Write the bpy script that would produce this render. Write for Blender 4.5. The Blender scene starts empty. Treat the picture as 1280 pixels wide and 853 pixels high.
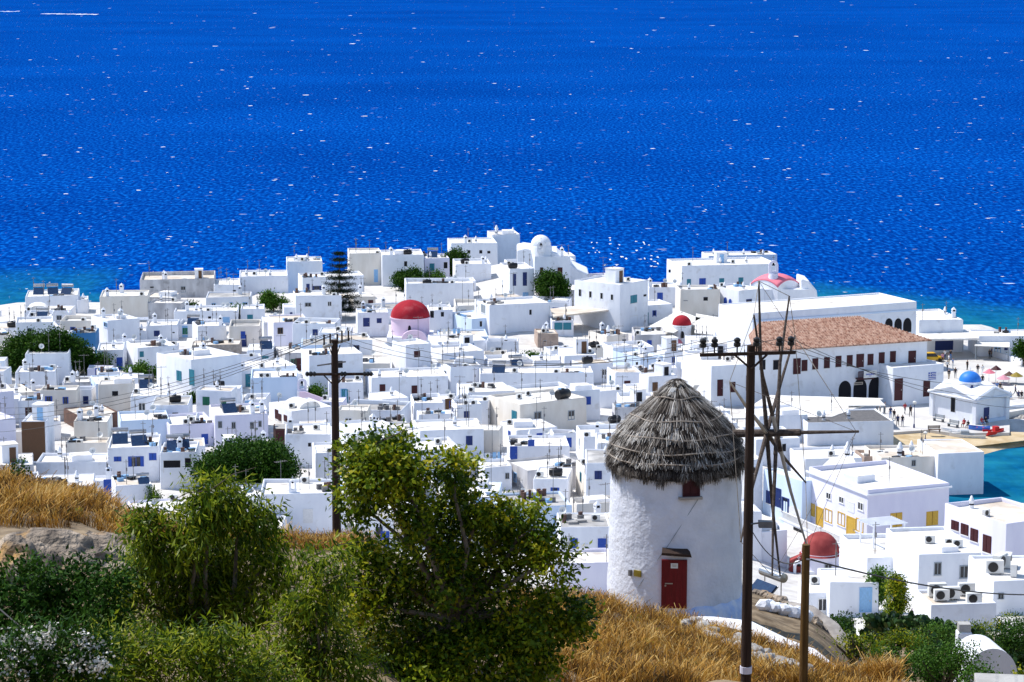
import bpy, bmesh, math, random
import numpy as np
from mathutils import Vector, Matrix, noise
R = math.radians
rnd = random.Random(7)
rng = np.random.default_rng(11)
S = bpy.context.scene
COL = S.collection
# ------------------------------------------------------------------ camera
F = 3022.0; HC = 68.5; TH = math.atan(486.5 / F)
CT, ST = math.cos(TH), math.sin(TH)
cam = bpy.data.cameras.new('camera'); co = bpy.data.objects.new('camera', cam); COL.objects.link(co)
cam.lens = F / 1280 * 36; cam.sensor_width = 36; cam.clip_start = 1; cam.clip_end = 60000
co.location = (0, 0, HC); co.rotation_euler = (math.pi / 2 - TH, 0, 0); S.camera = co

def ray(px, py):
    t = 426.5 - py
    return Vector((px - 640, F * CT + t * ST, -F * ST + t * CT))
def at_z(px, py, z):
    r = ray(px, py); k = (z - HC) / r.z
    return Vector((r.x * k, r.y * k, z))
def at_d(px, py, d):
    r = ray(px, py); k = d / r.y
    return Vector((r.x * k, d, HC + r.z * k))
def slope(py):
    r = ray(640, py); return -r.z / r.y
def proj(p):
    x, y, z = p[0], p[1], p[2] - HC
    dep = y * CT - z * ST; up = y * ST + z * CT
    return 640 + F * x / dep, 426.5 - F * up / dep, dep
def ppm(p): return F / proj(p)[2]

# ------------------------------------------------------------------ materials
def nn(nt, t, **k):
    n = nt.nodes.new(t)
    for a, b in k.items(): setattr(n, a, b)
    return n
MATS = {}
def mat(name, c1, c2=None, scale=1.0, rough=0.8, bump=0.0, bscale=None, stretch=(1, 1, 1), lo=.35, hi=.65, spec=.3, detail=5, c3=None, s3=.2, lo3=.55, hi3=.7, metal=0):
    m = bpy.data.materials.new(name); m.use_nodes = True
    nt = m.node_tree; b = nt.nodes['Principled BSDF']
    b.inputs['Roughness'].default_value = rough; b.inputs['Specular IOR Level'].default_value = spec
    b.inputs['Metallic'].default_value = metal
    b.inputs['Base Color'].default_value = (*c1, 1)
    g = nn(nt, 'ShaderNodeNewGeometry'); mp = nn(nt, 'ShaderNodeMapping')
    mp.inputs['Scale'].default_value = stretch
    nt.links.new(g.outputs['Position'], mp.inputs['Vector'])
    if c2:
        n = nn(nt, 'ShaderNodeTexNoise'); n.inputs['Scale'].default_value = scale; n.inputs['Detail'].default_value = detail
        nt.links.new(mp.outputs[0], n.inputs['Vector'])
        r = nn(nt, 'ShaderNodeValToRGB'); r.color_ramp.elements[0].position = lo; r.color_ramp.elements[1].position = hi
        r.color_ramp.elements[0].color = (*c1, 1); r.color_ramp.elements[1].color = (*c2, 1)
        nt.links.new(n.outputs['Fac'], r.inputs['Fac']); last = r.outputs['Color']
        if c3:
            n3 = nn(nt, 'ShaderNodeTexNoise'); n3.inputs['Scale'].default_value = s3; n3.inputs['Detail'].default_value = 6
            nt.links.new(g.outputs['Position'], n3.inputs['Vector'])
            r3 = nn(nt, 'ShaderNodeMapRange'); r3.inputs[1].default_value = lo3; r3.inputs[2].default_value = hi3
            nt.links.new(n3.outputs['Fac'], r3.inputs[0])
            mx = nn(nt, 'ShaderNodeMix', data_type='RGBA'); mx.inputs[7].default_value = (*c3, 1)
            nt.links.new(r3.outputs[0], mx.inputs[0]); nt.links.new(last, mx.inputs[6]); last = mx.outputs[2]
        nt.links.new(last, b.inputs['Base Color'])
    if bump:
        n = nn(nt, 'ShaderNodeTexNoise'); n.inputs['Scale'].default_value = bscale or scale * 3; n.inputs['Detail'].default_value = 6
        nt.links.new(mp.outputs[0], n.inputs['Vector'])
        bp = nn(nt, 'ShaderNodeBump'); bp.inputs['Strength'].default_value = bump; bp.inputs['Distance'].default_value = .05 if name != 'rock' else .3
        nt.links.new(n.outputs['Fac'], bp.inputs['Height']); nt.links.new(bp.outputs[0], b.inputs['Normal'])
    MATS[name] = m
    return m
def tonemat(name, cols, rough=.6, transl=.0, spec=.3):
    m = bpy.data.materials.new(name); m.use_nodes = True; nt = m.node_tree; b = nt.nodes['Principled BSDF']
    b.inputs['Roughness'].default_value = rough; b.inputs['Specular IOR Level'].default_value = spec
    a = nn(nt, 'ShaderNodeAttribute', attribute_name='tone'); r = nn(nt, 'ShaderNodeValToRGB')
    while len(r.color_ramp.elements) < len(cols): r.color_ramp.elements.new(.5)
    for i, c in enumerate(cols):
        r.color_ramp.elements[i].position = i / (len(cols) - 1); r.color_ramp.elements[i].color = (*c, 1)
    nt.links.new(a.outputs['Fac'], r.inputs['Fac']); nt.links.new(r.outputs[0], b.inputs['Base Color'])
    if transl:
        t = nn(nt, 'ShaderNodeBsdfTranslucent'); mx = nn(nt, 'ShaderNodeMixShader'); mx.inputs[0].default_value = transl
        nt.links.new(r.outputs[0], t.inputs['Color'])
        nt.links.new(b.outputs[0], mx.inputs[1]); nt.links.new(t.outputs[0], mx.inputs[2])
        nt.links.new(mx.outputs[0], nt.nodes['Material Output'].inputs['Surface'])
    MATS[name] = m
    return m

ST3 = (1.0, 1.0, .35)
mat('white', (.82, .84, .89), (.75, .77, .83), .9, .85, .5, 3, ST3, c3=(.58, .57, .57), s3=.7, lo3=.60, hi3=.84)
mat('cream', (.80, .75, .68), (.72, .66, .58), .8, .85, .35, 6, ST3)
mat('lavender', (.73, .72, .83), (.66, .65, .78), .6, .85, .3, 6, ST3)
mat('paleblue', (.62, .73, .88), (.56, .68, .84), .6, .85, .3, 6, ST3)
mat('pink', (.78, .62, .74), (.72, .55, .68), .6, .85, .3, 6, ST3)
mat('grey', (.62, .61, .62), (.40, .39, .40), .7, .9, .4, 6, ST3, c3=(.26, .25, .25), s3=.6, lo3=.6, hi3=.75)
mat('blue', (.05, .20, .42), (.04, .17, .37), .5, .7, .2, 6)
mat('stone', (.42, .38, .34), (.24, .21, .19), 1.6, .95, .8, 4)
mat('tan', (.48, .37, .30), (.36, .27, .22), 1.2, .95, .6, 4)
mat('brown', (.16, .09, .07), (.10, .06, .05), 1.2, .85, .4, 6)
mat('wood', (.30, .14, .05), (.18, .08, .03), 2, .8, .5, 8, (3, 3, .3))
mat('roofwhite', (.85, .84, .82), (.76, .73, .69), .5, .9, .25, 3, c3=(.46, .41, .36), s3=.6, lo3=.50, hi3=.74)
mat('roofbeige', (.66, .58, .48), (.52, .44, .36), .6, .9, .3, 3, c3=(.78, .75, .70), s3=.3, lo3=.5, hi3=.62)
mat('roofgrey', (.42, .41, .40), (.30, .29, .28), .7, .9, .3, 3, c3=(.6, .58, .55), s3=.3, lo3=.52, hi3=.66)
mat('roofdark', (.10, .10, .10), (.16, .15, .15), 2.0, .8, .4, 4)
mat('terracotta', (.33, .17, .115), (.52, .35, .27), 1.6, .85, .3, 5, c3=(.20, .095, .065), s3=2.2, lo3=.48, hi3=.64)
mat('domered', (.40, .022, .035), (.30, .016, .028), 1.0, .75, .25, 6, c3=(.48, .08, .09), s3=.5, spec=.1)
mat('domerust', (.36, .075, .070), (.25, .045, .045), 1.0, .85, .25, 6, spec=.1)
mat('domepink', (.78, .22, .28), (.70, .17, .23), .8, .7, .2, 6)
mat('domeblue', (.03, .22, .72), (.03, .18, .62), .7, .5, .1, 6)
for n, c in dict(wblue=(.02, .08, .42), wnavy=(.015, .035, .16), wteal=(.03, .22, .30), wred=(.055, .006, .011), wgreen=(.02, .16, .09), wyellow=(.62, .38, .05), wlight=(.28, .52, .82), wbrown=(.12, .06, .03), wgrey=(.32, .36, .40)).items():
    mat(n, c, tuple(x * .8 for x in c), 4, .5, .2, 20, (4, 4, 1))
mat('glass', (.012, .016, .024), None, rough=.08, spec=.5)
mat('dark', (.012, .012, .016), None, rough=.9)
mat('frame', (.78, .78, .78), (.70, .70, .71), 5, .6)
mat('metal', (.45, .46, .48), (.36, .37, .39), 3, .35, metal=.8)
mat('aerial', (.12, .12, .13), (.20, .19, .19), 3, .6)
mat('plastic', (.78, .78, .76), (.70, .70, .68), 3, .45)
mat('black', (.012, .012, .014), (.02, .02, .022), 3, .35)
mat('solar', (.015, .03, .08), (.02, .05, .11), 4, .12, spec=.6)
mat('bluetank', (.02, .10, .55), (.02, .08, .48), 2, .4)
mat('canvas', (.80, .78, .74), (.74, .71, .66), 1.5, .9, .2, 5)
mat('polewood', (.028, .015, .011), (.055, .030, .020), 3, .85, .6, 12, (6, 6, .4))
mat('stubwood', (.16, .085, .02), (.09, .045, .012), 3, .85, .6, 12, (6, 6, .4))
mat('spar', (.045, .030, .024), (.11, .085, .07), 3, .85, .5, 12, (3, 3, 3))
mat('sparpale', (.55, .52, .48), (.42, .39, .36), 3, .85, .5, 12)
mat('rope', (.42, .36, .30), (.22, .18, .15), 8, .9)
mat('wire', (.02, .02, .022), None, rough=.6)
mat('millwall', (.80, .82, .90), (.70, .73, .83), 1.2, .85, .9, 5.5, c3=(.56, .58, .64), s3=.7, lo3=.58, hi3=.78)
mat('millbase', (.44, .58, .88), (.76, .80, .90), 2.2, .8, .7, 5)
mat('doorred', (.17, .004, .008), (.12, .003, .006), 3, .55, .3, 10, (6, 6, .5))
mat('brass', (.32, .24, .03), (.22, .16, .02), 6, .5)
mat('rock', (.44, .36, .28), (.13, .105, .085), 1.6, .95, 1.0, 4, c3=(.42, .24, .08), s3=.9, lo3=.56, hi3=.68)
mat('rubble', (.46, .44, .41), (.26, .24, .22), 2.2, .95, .8, 6)
mat('sand', (.60, .48, .31), (.50, .38, .22), .6, .95, .3, 4, c3=(.40, .27, .12), s3=.15)
mat('paving', (.62, .60, .57), (.52, .50, .48), .35, .9, .2, 2, c3=(.70, .68, .65), s3=.1, lo3=.5, hi3=.6)
mat('concrete', (.45, .44, .42), (.34, .33, .31), 1.2, .9, .4, 5)
mat('skin', (.50, .30, .21)); mat('hair', (.03, .02, .015)); mat('skintan', (.36, .19, .12))
for n, c in dict(cwhite=(.75, .75, .75), cblack=(.02, .02, .025), cnavy=(.03, .05, .14), cred=(.45, .04, .05), cblue=(.10, .22, .50), cgrey=(.25, .25, .26), ckhaki=(.36, .28, .18), cpink=(.65, .30, .36)).items(): mat(n, c)
mat('caryellow', (.75, .42, .01), None, rough=.3, spec=.5)
mat('boatwhite', (.78, .78, .78), (.70, .70, .70), 3, .5); mat('boatred', (.55, .03, .03), None, rough=.5); mat('boatblue', (.05, .15, .5), None, rough=.5)
mat('flagblue', (.01, .06, .40)); mat('bark', (.10, .075, .055), (.22, .18, .14), 5, .9, .6, 14)

# ------------------------------------------------------------------ mesh builder
class MB:
    def __init__(s): s.v = []; s.f = []; s.m = []
    def add(s, vs, fs, mi=0):
        o = len(s.v); s.v += [tuple(v) for v in vs]
        for f in fs: s.f.append([i + o for i in f]); s.m.append(mi)
    def box(s, x0, x1, y0, y1, z0, z1, mi=0, M=None):
        vs = [Vector(p) for p in ((x0, y0, z0), (x1, y0, z0), (x1, y1, z0), (x0, y1, z0), (x0, y0, z1), (x1, y0, z1), (x1, y1, z1), (x0, y1, z1))]
        if M: vs = [M @ v for v in vs]
        s.add(vs, [(3, 2, 1, 0), (4, 5, 6, 7), (0, 1, 5, 4), (1, 2, 6, 5), (2, 3, 7, 6), (3, 0, 4, 7)], mi)
        return s
    def prism(s, poly, z0, z1, mi=0):
        n = len(poly)
        s.add([(p[0], p[1], z0) for p in poly] + [(p[0], p[1], z1) for p in poly],
              [tuple(range(n))[::-1], tuple(range(n, 2 * n))] + [(i, (i + 1) % n, n + (i + 1) % n, n + i) for i in range(n)], mi)
        return s
    def xprism(s, poly, y0, y1, mi=0):   # poly in x,z, extruded along y
        n = len(poly)
        s.add([(p[0], y0, p[1]) for p in poly] + [(p[0], y1, p[1]) for p in poly],
              [tuple(range(n)), tuple(range(n, 2 * n))[::-1]] + [(n + i, n + (i + 1) % n, (i + 1) % n, i) for i in range(n)], mi)
        return s
    def lathe(s, prof, n=24, c=(0, 0, 0), mi=0, cap=True, a0=0, a1=2 * math.pi):
        full = abs(a1 - a0 - 2 * math.pi) < 1e-6; k = n if full else n + 1
        vs = []
        for r, z in prof:
            for i in range(k):
                a = a0 + (a1 - a0) * i / n; vs.append((c[0] + r * math.cos(a), c[1] + r * math.sin(a), c[2] + z))
        fs = []
        for j in range(len(prof) - 1):
            for i in range(n):
                b = (i + 1) % k; fs.append((j * k + i, j * k + b, (j + 1) * k + b, (j + 1) * k + i))
        if cap and full:
            fs.append(tuple(range(k))[::-1]); fs.append(tuple(range((len(prof) - 1) * k, len(prof) * k)))
        s.add(vs, fs, mi); return s
    def tube(s, pts, r, n=8, mi=0):
        pts = [Vector(p) for p in pts]
        rs = r if isinstance(r, (list, tuple)) else [r] * len(pts)
        vs = []
        for i, p in enumerate(pts):
            t = (pts[min(i + 1, len(pts) - 1)] - pts[max(i - 1, 0)]).normalized()
            u = t.cross(Vector((0, 0, 1)) if abs(t.z) < .9 else Vector((1, 0, 0))).normalized(); w = t.cross(u)
            for k in range(n):
                a = 2 * math.pi * k / n; vs.append(p + (u * math.cos(a) + w * math.sin(a)) * rs[i])
        fs = [(i * n + k, i * n + (k + 1) % n, (i + 1) * n + (k + 1) % n, (i + 1) * n + k) for i in range(len(pts) - 1) for k in range(n)]
        fs += [tuple(range(n))[::-1], tuple(range((len(pts) - 1) * n, len(pts) * n))]
        s.add(vs, fs, mi); return s
    def mesh(s, name, mats, smooth=False, bevel=0):
        me = bpy.data.meshes.new(name); me.from_pydata(s.v, [], s.f)
        me.polygons.foreach_set('material_index', s.m)
        for m in (mats if isinstance(mats, (list, tuple)) else [mats]): me.materials.append(MATS[m])
        bm = bmesh.new(); bm.from_mesh(me)
        if bevel: bmesh.ops.bevel(bm, geom=[e for e in bm.edges if len(e.link_faces) == 2 and e.calc_face_angle(0) > .6], offset=bevel, segments=2, affect='EDGES', profile=.5)
        bmesh.ops.recalc_face_normals(bm, faces=bm.faces); bm.to_mesh(me); bm.free()
        if smooth:
            me.polygons.foreach_set('use_smooth', [True] * len(me.polygons))
            try: me.set_sharp_from_angle(angle=R(40))
            except Exception: pass
        return me
    def build(s, name, mats, parent=None, smooth=False, bevel=0, loc=(0, 0, 0), rz=0):
        return link(name, s.mesh(name, mats, smooth, bevel), parent, loc, rz)
def link(name, me, parent=None, loc=(0, 0, 0), rz=0, sc=None):
    o = bpy.data.objects.new(name, me); COL.objects.link(o)
    if parent: o.parent = parent
    o.location = loc; o.rotation_euler = (0, 0, rz)
    if sc: o.scale = sc
    return o
def tag(o, label, cat, group=None):
    o['label'] = label; o['category'] = cat
    if group: o['group'] = group
    n = len(label.split())
    if not 4 <= n <= 16: print('LABEL LEN', n, label)
    return o
def thing(name, label, cat, loc=(0, 0, 0), rz=0, group=None):
    o = bpy.data.objects.new(name, None); COL.objects.link(o); o.empty_display_size = .5
    o.location = loc; o.rotation_euler = (0, 0, rz)
    return tag(o, label, cat, group)
def copy_tree(o, parent=None):
    c = o.copy(); COL.objects.link(c)
    if parent: c.parent = parent
    for ch in list(o.children): copy_tree(ch, c)
    return c
def np_mesh(name, V, Fc, m, tone=None, smooth=False):
    me = bpy.data.meshes.new(name); V = np.asarray(V, np.float32).reshape(-1, 3); Fc = np.asarray(Fc, np.int32); k = Fc.shape[1]
    me.vertices.add(len(V)); me.vertices.foreach_set('co', V.ravel())
    me.loops.add(Fc.size); me.loops.foreach_set('vertex_index', Fc.ravel())
    me.polygons.add(len(Fc)); me.polygons.foreach_set('loop_start', np.arange(len(Fc), dtype=np.int32) * k)
    me.update(calc_edges=True)
    me.materials.append(MATS[m])
    if tone is not None:
        a = me.attributes.new('tone', 'FLOAT', 'FACE'); a.data.foreach_set('value', np.asarray(tone, np.float32))
    if smooth: me.polygons.foreach_set('use_smooth', [True] * len(Fc))
    me.validate(); return me

# ------------------------------------------------------------------ terrain
Y = lambda d, y: (d, HC - slope(y) * d)
FAR = [(250, 4.5), (280, 3), (320, 2.2), (380, 2.4), (430, 3)]
FARR = [(255, 2.5), (270, 2), (300, 1.5), (330, 1.5), (380, 1.5), (430, 1.5)]
NEAR = [(-80, 67.5), (0, 66.8), (18, 60.5)]
COLS = [
 (0, NEAR + [(35, 55.8), Y(48, 715), Y(58, 655), Y(72, 606), (78, 51), (110, 38), (170, 17), (220, 6)] + FAR),
 (100, NEAR + [(35, 55.7), Y(48, 712), Y(60, 664), Y(74, 624), (80, 50), (110, 38), (170, 17), (220, 6)] + FAR),
 (170, NEAR + [(35, 55.6), Y(50, 715), Y(64, 684), Y(76, 655), (82, 48.5), (110, 37), (170, 17), (220, 6)] + FAR),
 (300, NEAR + [(35, 55.5), Y(50, 740), Y(70, 697), Y(87, 672), (93, 45.5), (120, 34), (170, 17), (220, 7)] + FAR),
 (430, NEAR + [(35, 55.3), Y(50, 760), Y(70, 707), Y(88, 675), (94, 45), (120, 34), (170, 17), (220, 7)] + FAR),
 (600, NEAR + [(35, 55), Y(50, 800), Y(70, 765), Y(86, 740), (94, 43), (120, 33), (170, 17), (220, 7)] + FAR),
 (740, NEAR + [(35, 54.6), Y(50, 856), Y(60, 832), Y(75, 776), Y(86, 752), (93, 42.6), (100, 40.5), (130, 30), (170, 17), (220, 7)] + FAR),
 (845, NEAR + [(35, 54.6), (50, 53), Y(60, 858), Y(75, 806), Y(86, 774), (91, 42.6), (97, 42.2), (104, 39.5), (130, 29), (170, 17), (220, 7)] + FAR),
 (935, NEAR + [(35, 54.6), (50, 53), Y(60, 874), Y(75, 822), Y(86, 792), Y(93, 778), Y(104, 758), Y(118, 738), (125, 34), (150, 24), (190, 14), (225, 7)] + FAR),
 (1000, NEAR + [(35, 54.4), (50, 52.8), (60, 49.7), Y(72, 838), Y(84, 812), Y(92, 797), Y(104, 775), Y(116, 755), (122, 34), (150, 24), (185, 14.5), (200, 13), (225, 6)] + [(250, 3), (280, 2)] + FARR[2:]),
 (1130, NEAR + [(35, 54), (50, 52), (60, 48.6), Y(68, 847), (76, 43), (100, 37), Y(130, 808), Y(160, 778), (190, 15), (215, 10.5), (235, 6)] + FARR),
 (1280, NEAR + [(35, 53.6), (50, 51.5), (60, 47.5), (70, 43), (100, 36), Y(130, 834), (160, 23.5), (190, 16.5), (215, 11), (235, 6)] + FARR),
]
COAST = [(-300, 455), (0, 458), (300, 468), (450, 485), (600, 500), (725, 500), (745, 480), (830, 474), (900, 482), (1000, 476), (1150, 452), (1220, 442), (1280, 434), (1600, 430)]
def lerp_tab(t, x):
    if x <= t[0][0]: return t[0][1]
    for (a, p), (b, q) in zip(t, t[1:]):
        if x <= b: return p + (q - p) * (x - a) / (b - a)
    return t[-1][1]
def inpoly(p, poly):
    c = False; n = len(poly)
    for i in range(n):
        a, b = poly[i], poly[i - 1]
        if (a[1] > p[1]) != (b[1] > p[1]) and p[0] < (b[0] - a[0]) * (p[1] - a[1]) / (b[1] - a[1]) + a[0]: c = not c
    return c
def polydist(p, poly):
    best = 1e9
    for i in range(len(poly)):
        a = Vector(poly[i][:2]); b = Vector(poly[i - 1][:2]); q = Vector(p); ab = b - a
        t = max(0, min(1, (q - a).dot(ab) / max(ab.length_squared, 1e-9))); best = min(best, (a + ab * t - q).length)
    return best
PXY = lambda l, z=0: [tuple(at_z(x, y, z)[:2]) for x, y in l]
BAY = PXY([(1165, 598), (1228, 578), (1282, 563), (1400, 545), (1700, 545), (1700, 665), (1165, 640)])
COVE = PXY([(1254, 531), (1252, 516), (1262, 510), (1300, 508), (1500, 505), (1500, 532)])
def col_px(X, Yw): return 640 + 2963 * X / max(Yw, 20)
def tz0(X, Yw):
    px = col_px(X, Yw); c = COLS
    if px <= c[0][0]: z = lerp_tab(c[0][1], Yw)
    elif px >= c[-1][0]: z = lerp_tab(c[-1][1], Yw)
    else:
        for (a, p), (b, q) in zip(c, c[1:]):
            if px <= b:
                t = (px - a) / (b - a); t = t * t * (3 - 2 * t); z = lerp_tab(p, Yw) * (1 - t) + lerp_tab(q, Yw) * t; break
    if 540 < px < 760 and Yw > 400: z += 3.5 * max(0, min(1, (Yw - 400) / 50)) * max(0, 1 - abs(px - 650) / 110)
    cd = lerp_tab(COAST, px)
    if Yw > cd - 6: z += (-3 - z) * min(1, (Yw - cd + 6) / 9)
    return z
SANDP = PXY([(1112, 554), (1186, 546), (1300, 542), (1420, 536), (1420, 543), (1282, 563), (1228, 578), (1150, 600), (1102, 598)])
def tz(X, Yw, det=True):
    z = tz0(X, Yw)
    if det and Yw < 130: z += .30 * noise.noise(Vector((X * .35, Yw * .35, 3))) + .12 * noise.noise(Vector((X * 1.3, Yw * 1.3, 8)))
    if Yw > 270 and X > 40:
        for P in (BAY, COVE):
            if inpoly((X, Yw), P): z = min(z, -1.2)
        if inpoly((X, Yw), SANDP): z = min(z, -1.0)
    return z
rows = [-80, -40, 0, 10, 18, 26] + list(np.arange(32, 126, 1.6)) + list(np.arange(126, 280, 6)) + list(np.arange(280, 345, 2.5)) + list(np.arange(345, 520, 6)) + [560, 640, 800]
us = np.arange(-.40, .4001, .0042)
V = []; 
for yy in rows:
    for u in us:
        x = u * max(yy, 20) * (1 if abs(u) < .25 else 1 + (abs(u) - .25) * 8); V.append((x, yy, tz(x, yy)))
nc = len(us); FQ = [(j * nc + i, j * nc + i + 1, (j + 1) * nc + i + 1, (j + 1) * nc + i) for j in range(len(rows) - 1) for i in range(nc - 1)]
def ground_mat():
    m = bpy.data.materials.new('ground'); m.use_nodes = True; nt = m.node_tree; b = nt.nodes['Principled BSDF']; b.inputs['Roughness'].default_value = .95
    g = nn(nt, 'ShaderNodeNewGeometry'); sp = nn(nt, 'ShaderNodeSeparateXYZ'); nt.links.new(g.outputs['Position'], sp.inputs[0])
    def ramp(scale, c1, c2, lo, hi):
        n = nn(nt, 'ShaderNodeTexNoise'); n.inputs['Scale'].default_value = scale; n.inputs['Detail'].default_value = 8
        nt.links.new(g.outputs['Position'], n.inputs['Vector']); r = nn(nt, 'ShaderNodeValToRGB')
        r.color_ramp.elements[0].position = lo; r.color_ramp.elements[1].position = hi
        r.color_ramp.elements[0].color = (*c1, 1); r.color_ramp.elements[1].color = (*c2, 1); nt.links.new(n.outputs['Fac'], r.inputs['Fac']); return r.outputs[0]
    soil = ramp(.9, (.11, .07, .032), (.34, .25, .15), .40, .72); town = ramp(.5, (.66, .64, .61), (.48, .45, .42), .4, .7)
    mr = nn(nt, 'ShaderNodeMapRange'); mr.inputs[1].default_value = 144; mr.inputs[2].default_value = 152; nt.links.new(sp.outputs['Y'], mr.inputs[0])
    mx = nn(nt, 'ShaderNodeMix', data_type='RGBA'); nt.links.new(mr.outputs[0], mx.inputs[0]); nt.links.new(soil, mx.inputs[6]); nt.links.new(town, mx.inputs[7])
    nt.links.new(mx.outputs[2], b.inputs['Base Color'])
    n = nn(nt, 'ShaderNodeTexNoise'); n.inputs['Scale'].default_value = 5; n.inputs['Detail'].default_value = 8; nt.links.new(g.outputs['Position'], n.inputs['Vector'])
    bp = nn(nt, 'ShaderNodeBump'); bp.inputs['Strength'].default_value = .6; bp.inputs['Distance'].default_value = .1
    nt.links.new(n.outputs['Fac'], bp.inputs['Height']); nt.links.new(bp.outputs[0], b.inputs['Normal'])
    MATS['ground'] = m
ground_mat()
g = link('ground', np_mesh('ground', V, FQ, 'ground', smooth=True)); g['kind'] = 'structure'

# sea ------------------------------------------------------------
def sea_mat():
    m = bpy.data.materials.new('sea'); m.use_nodes = True; nt = m.node_tree; b = nt.nodes['Principled BSDF']
    b.inputs['Roughness'].default_value = .35; b.inputs['IOR'].default_value = 1.33; b.inputs['Specular IOR Level'].default_value = 0
    g = nn(nt, 'ShaderNodeNewGeometry')
    def nz(scale, det, st):
        mp = nn(nt, 'ShaderNodeMapping'); mp.inputs['Scale'].default_value = st; nt.links.new(g.outputs['Position'], mp.inputs[0])
        n = nn(nt, 'ShaderNodeTexNoise'); n.inputs['Scale'].default_value = scale; n.inputs['Detail'].default_value = det; nt.links.new(mp.outputs[0], n.inputs['Vector']); return n.outputs['Fac']
    def ramp(f, st):
        r = nn(nt, 'ShaderNodeValToRGB'); e = r.color_ramp.elements
        while len(e) < len(st): e.new(.5)
        for i, (p, c) in enumerate(st): e[i].position = p; e[i].color = (*c, 1)
        nt.links.new(f, r.inputs['Fac']); return r.outputs[0]
    deep = ramp(nz(.95, 10, (1.0, .33, 1)), [(.28, (.0004, .019, .138)), (.5, (.0006, .046, .28)), (.74, (.004, .155, .58))])
    big = nz(.012, 4, (.5, 1, 1)); sw = ramp(nz(.007, 6, (.8, 1.0, 1)), [(.32, (.80, .82, .86)), (.68, (1.12, 1.12, 1.08))]); mw = nn(nt, 'ShaderNodeMix', data_type='RGBA', blend_type='MULTIPLY'); mw.inputs[0].default_value = 1; nt.links.new(deep, mw.inputs[6]); nt.links.new(sw, mw.inputs[7]); deep = mw.outputs[2]
    a = nn(nt, 'ShaderNodeAttribute', attribute_name='shallow')
    ad = nn(nt, 'ShaderNodeMath', operation='MULTIPLY_ADD'); nt.links.new(big, ad.inputs[0]); ad.inputs[1].default_value = 1.0; ad.inputs[2].default_value = -.5
    ad2 = nn(nt, 'ShaderNodeMath', operation='ADD', use_clamp=True); nt.links.new(a.outputs['Fac'], ad2.inputs[0]); nt.links.new(ad.outputs[0], ad2.inputs[1])
    mask = nn(nt, 'ShaderNodeMath', operation='MULTIPLY', use_clamp=True); nt.links.new(ad2.outputs[0], mask.inputs[0])
    gate = nn(nt, 'ShaderNodeMath', operation='MULTIPLY', use_clamp=True); nt.links.new(a.outputs['Fac'], gate.inputs[0]); gate.inputs[1].default_value = 4
    nt.links.new(gate.outputs[0], mask.inputs[1])
    sh = ramp(nz(.25, 6, (.6, 1, 1)), [(.3, (.002, .085, .17)), (.7, (.014, .20, .27))])
    mx = nn(nt, 'ShaderNodeMix', data_type='RGBA'); nt.links.new(mask.outputs[0], mx.inputs[0]); nt.links.new(deep, mx.inputs[6]); nt.links.new(sh, mx.inputs[7])
    foam_glint = nn(nt, 'ShaderNodeMapRange'); foam_glint.inputs[1].default_value = .705; foam_glint.inputs[2].default_value = .75; nt.links.new(nz(.42, 3, (.45, 1, 1)), foam_glint.inputs[0])  # pale patches: whitecaps, with sun glitter painted in the same way
    mf = nn(nt, 'ShaderNodeMix', data_type='RGBA'); nf_ = nn(nt, 'ShaderNodeMath', operation='SUBTRACT', use_clamp=True); nt.links.new(foam_glint.outputs[0], nf_.inputs[0]); nt.links.new(a.outputs['Fac'], nf_.inputs[1]); nt.links.new(nf_.outputs[0], mf.inputs[0]); nt.links.new(mx.outputs[2], mf.inputs[6]); mf.inputs[7].default_value = (.55, .66, .80, 1)
    nt.links.new(mf.outputs[2], b.inputs['Base Color'])
    bp = nn(nt, 'ShaderNodeBump'); bp.inputs['Strength'].default_value = .22; bp.inputs['Distance'].default_value = .5
    nt.links.new(nz(.42, 6, (1.0, .42, 1)), bp.inputs['Height']); nt.links.new(bp.outputs[0], b.inputs['Normal']); MATS['sea'] = m
sea_mat(); mat('foam_glint', (.82, .84, .86), (.70, .75, .80), 1, .8)
ys = list(np.arange(230, 700, 8)) + [760, 900, 1200, 2000, 4000, 9000, 40000]
xs = [-30000, -3000, -600] + list(np.arange(-200, 201, 8)) + [600, 3000, 30000]
V = []; sh = []
for yy in ys:
    for x in xs:
        V.append((x, yy, 0)); px = col_px(x, yy); d = yy - lerp_tab(COAST, px)
        k = max(0, 1 - max(d, 0) / (38 if px > 1000 else 80 if px < 160 else 16))
        if x > 45 and yy < 345: k = .9
        sh.append(k)
nc = len(xs); me = np_mesh('sea', V, [(j * nc + i, j * nc + i + 1, (j + 1) * nc + i + 1, (j + 1) * nc + i) for j in range(len(ys) - 1) for i in range(nc - 1)], 'sea')
a = me.attributes.new('shallow', 'FLOAT', 'POINT'); a.data.foreach_set('value', sh)
o = link('sea', me); o['kind'] = 'structure'
V = []; Fq = []
def foam_glint_patch(c, l, w):
    n = 9; b = len(V); V.append((c[0], c[1], .09))
    for i in range(n):
        t = 2 * math.pi * i / n; k = rnd.uniform(.35, 1.1); V.append((c[0] + math.cos(t) * l * k, c[1] + math.sin(t) * w * k, .06))
    for i in range(n): Fq.append((b, b + 1 + i, b + 1 + (i + 1) % n))
for _ in range(1000):  # white flecks: whitecaps, and sun glints painted as more of them
    px = rnd.uniform(-40, 1320); py = 385 - 385 * rnd.random() ** 1.15; p = at_z(px, py, 0)
    if p.y < lerp_tab(COAST, col_px(p.x, p.y)) + 6 or p.y < 440: continue
    k = 1 / ppm(p); big = rnd.random() ** 4; l = k * (.5 + 4.2 * big); w = min(.9 * k * (.34 + .36 * big) / slope(py) * .7, l * 2.0)
    foam_glint_patch(p, l, w)
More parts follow.
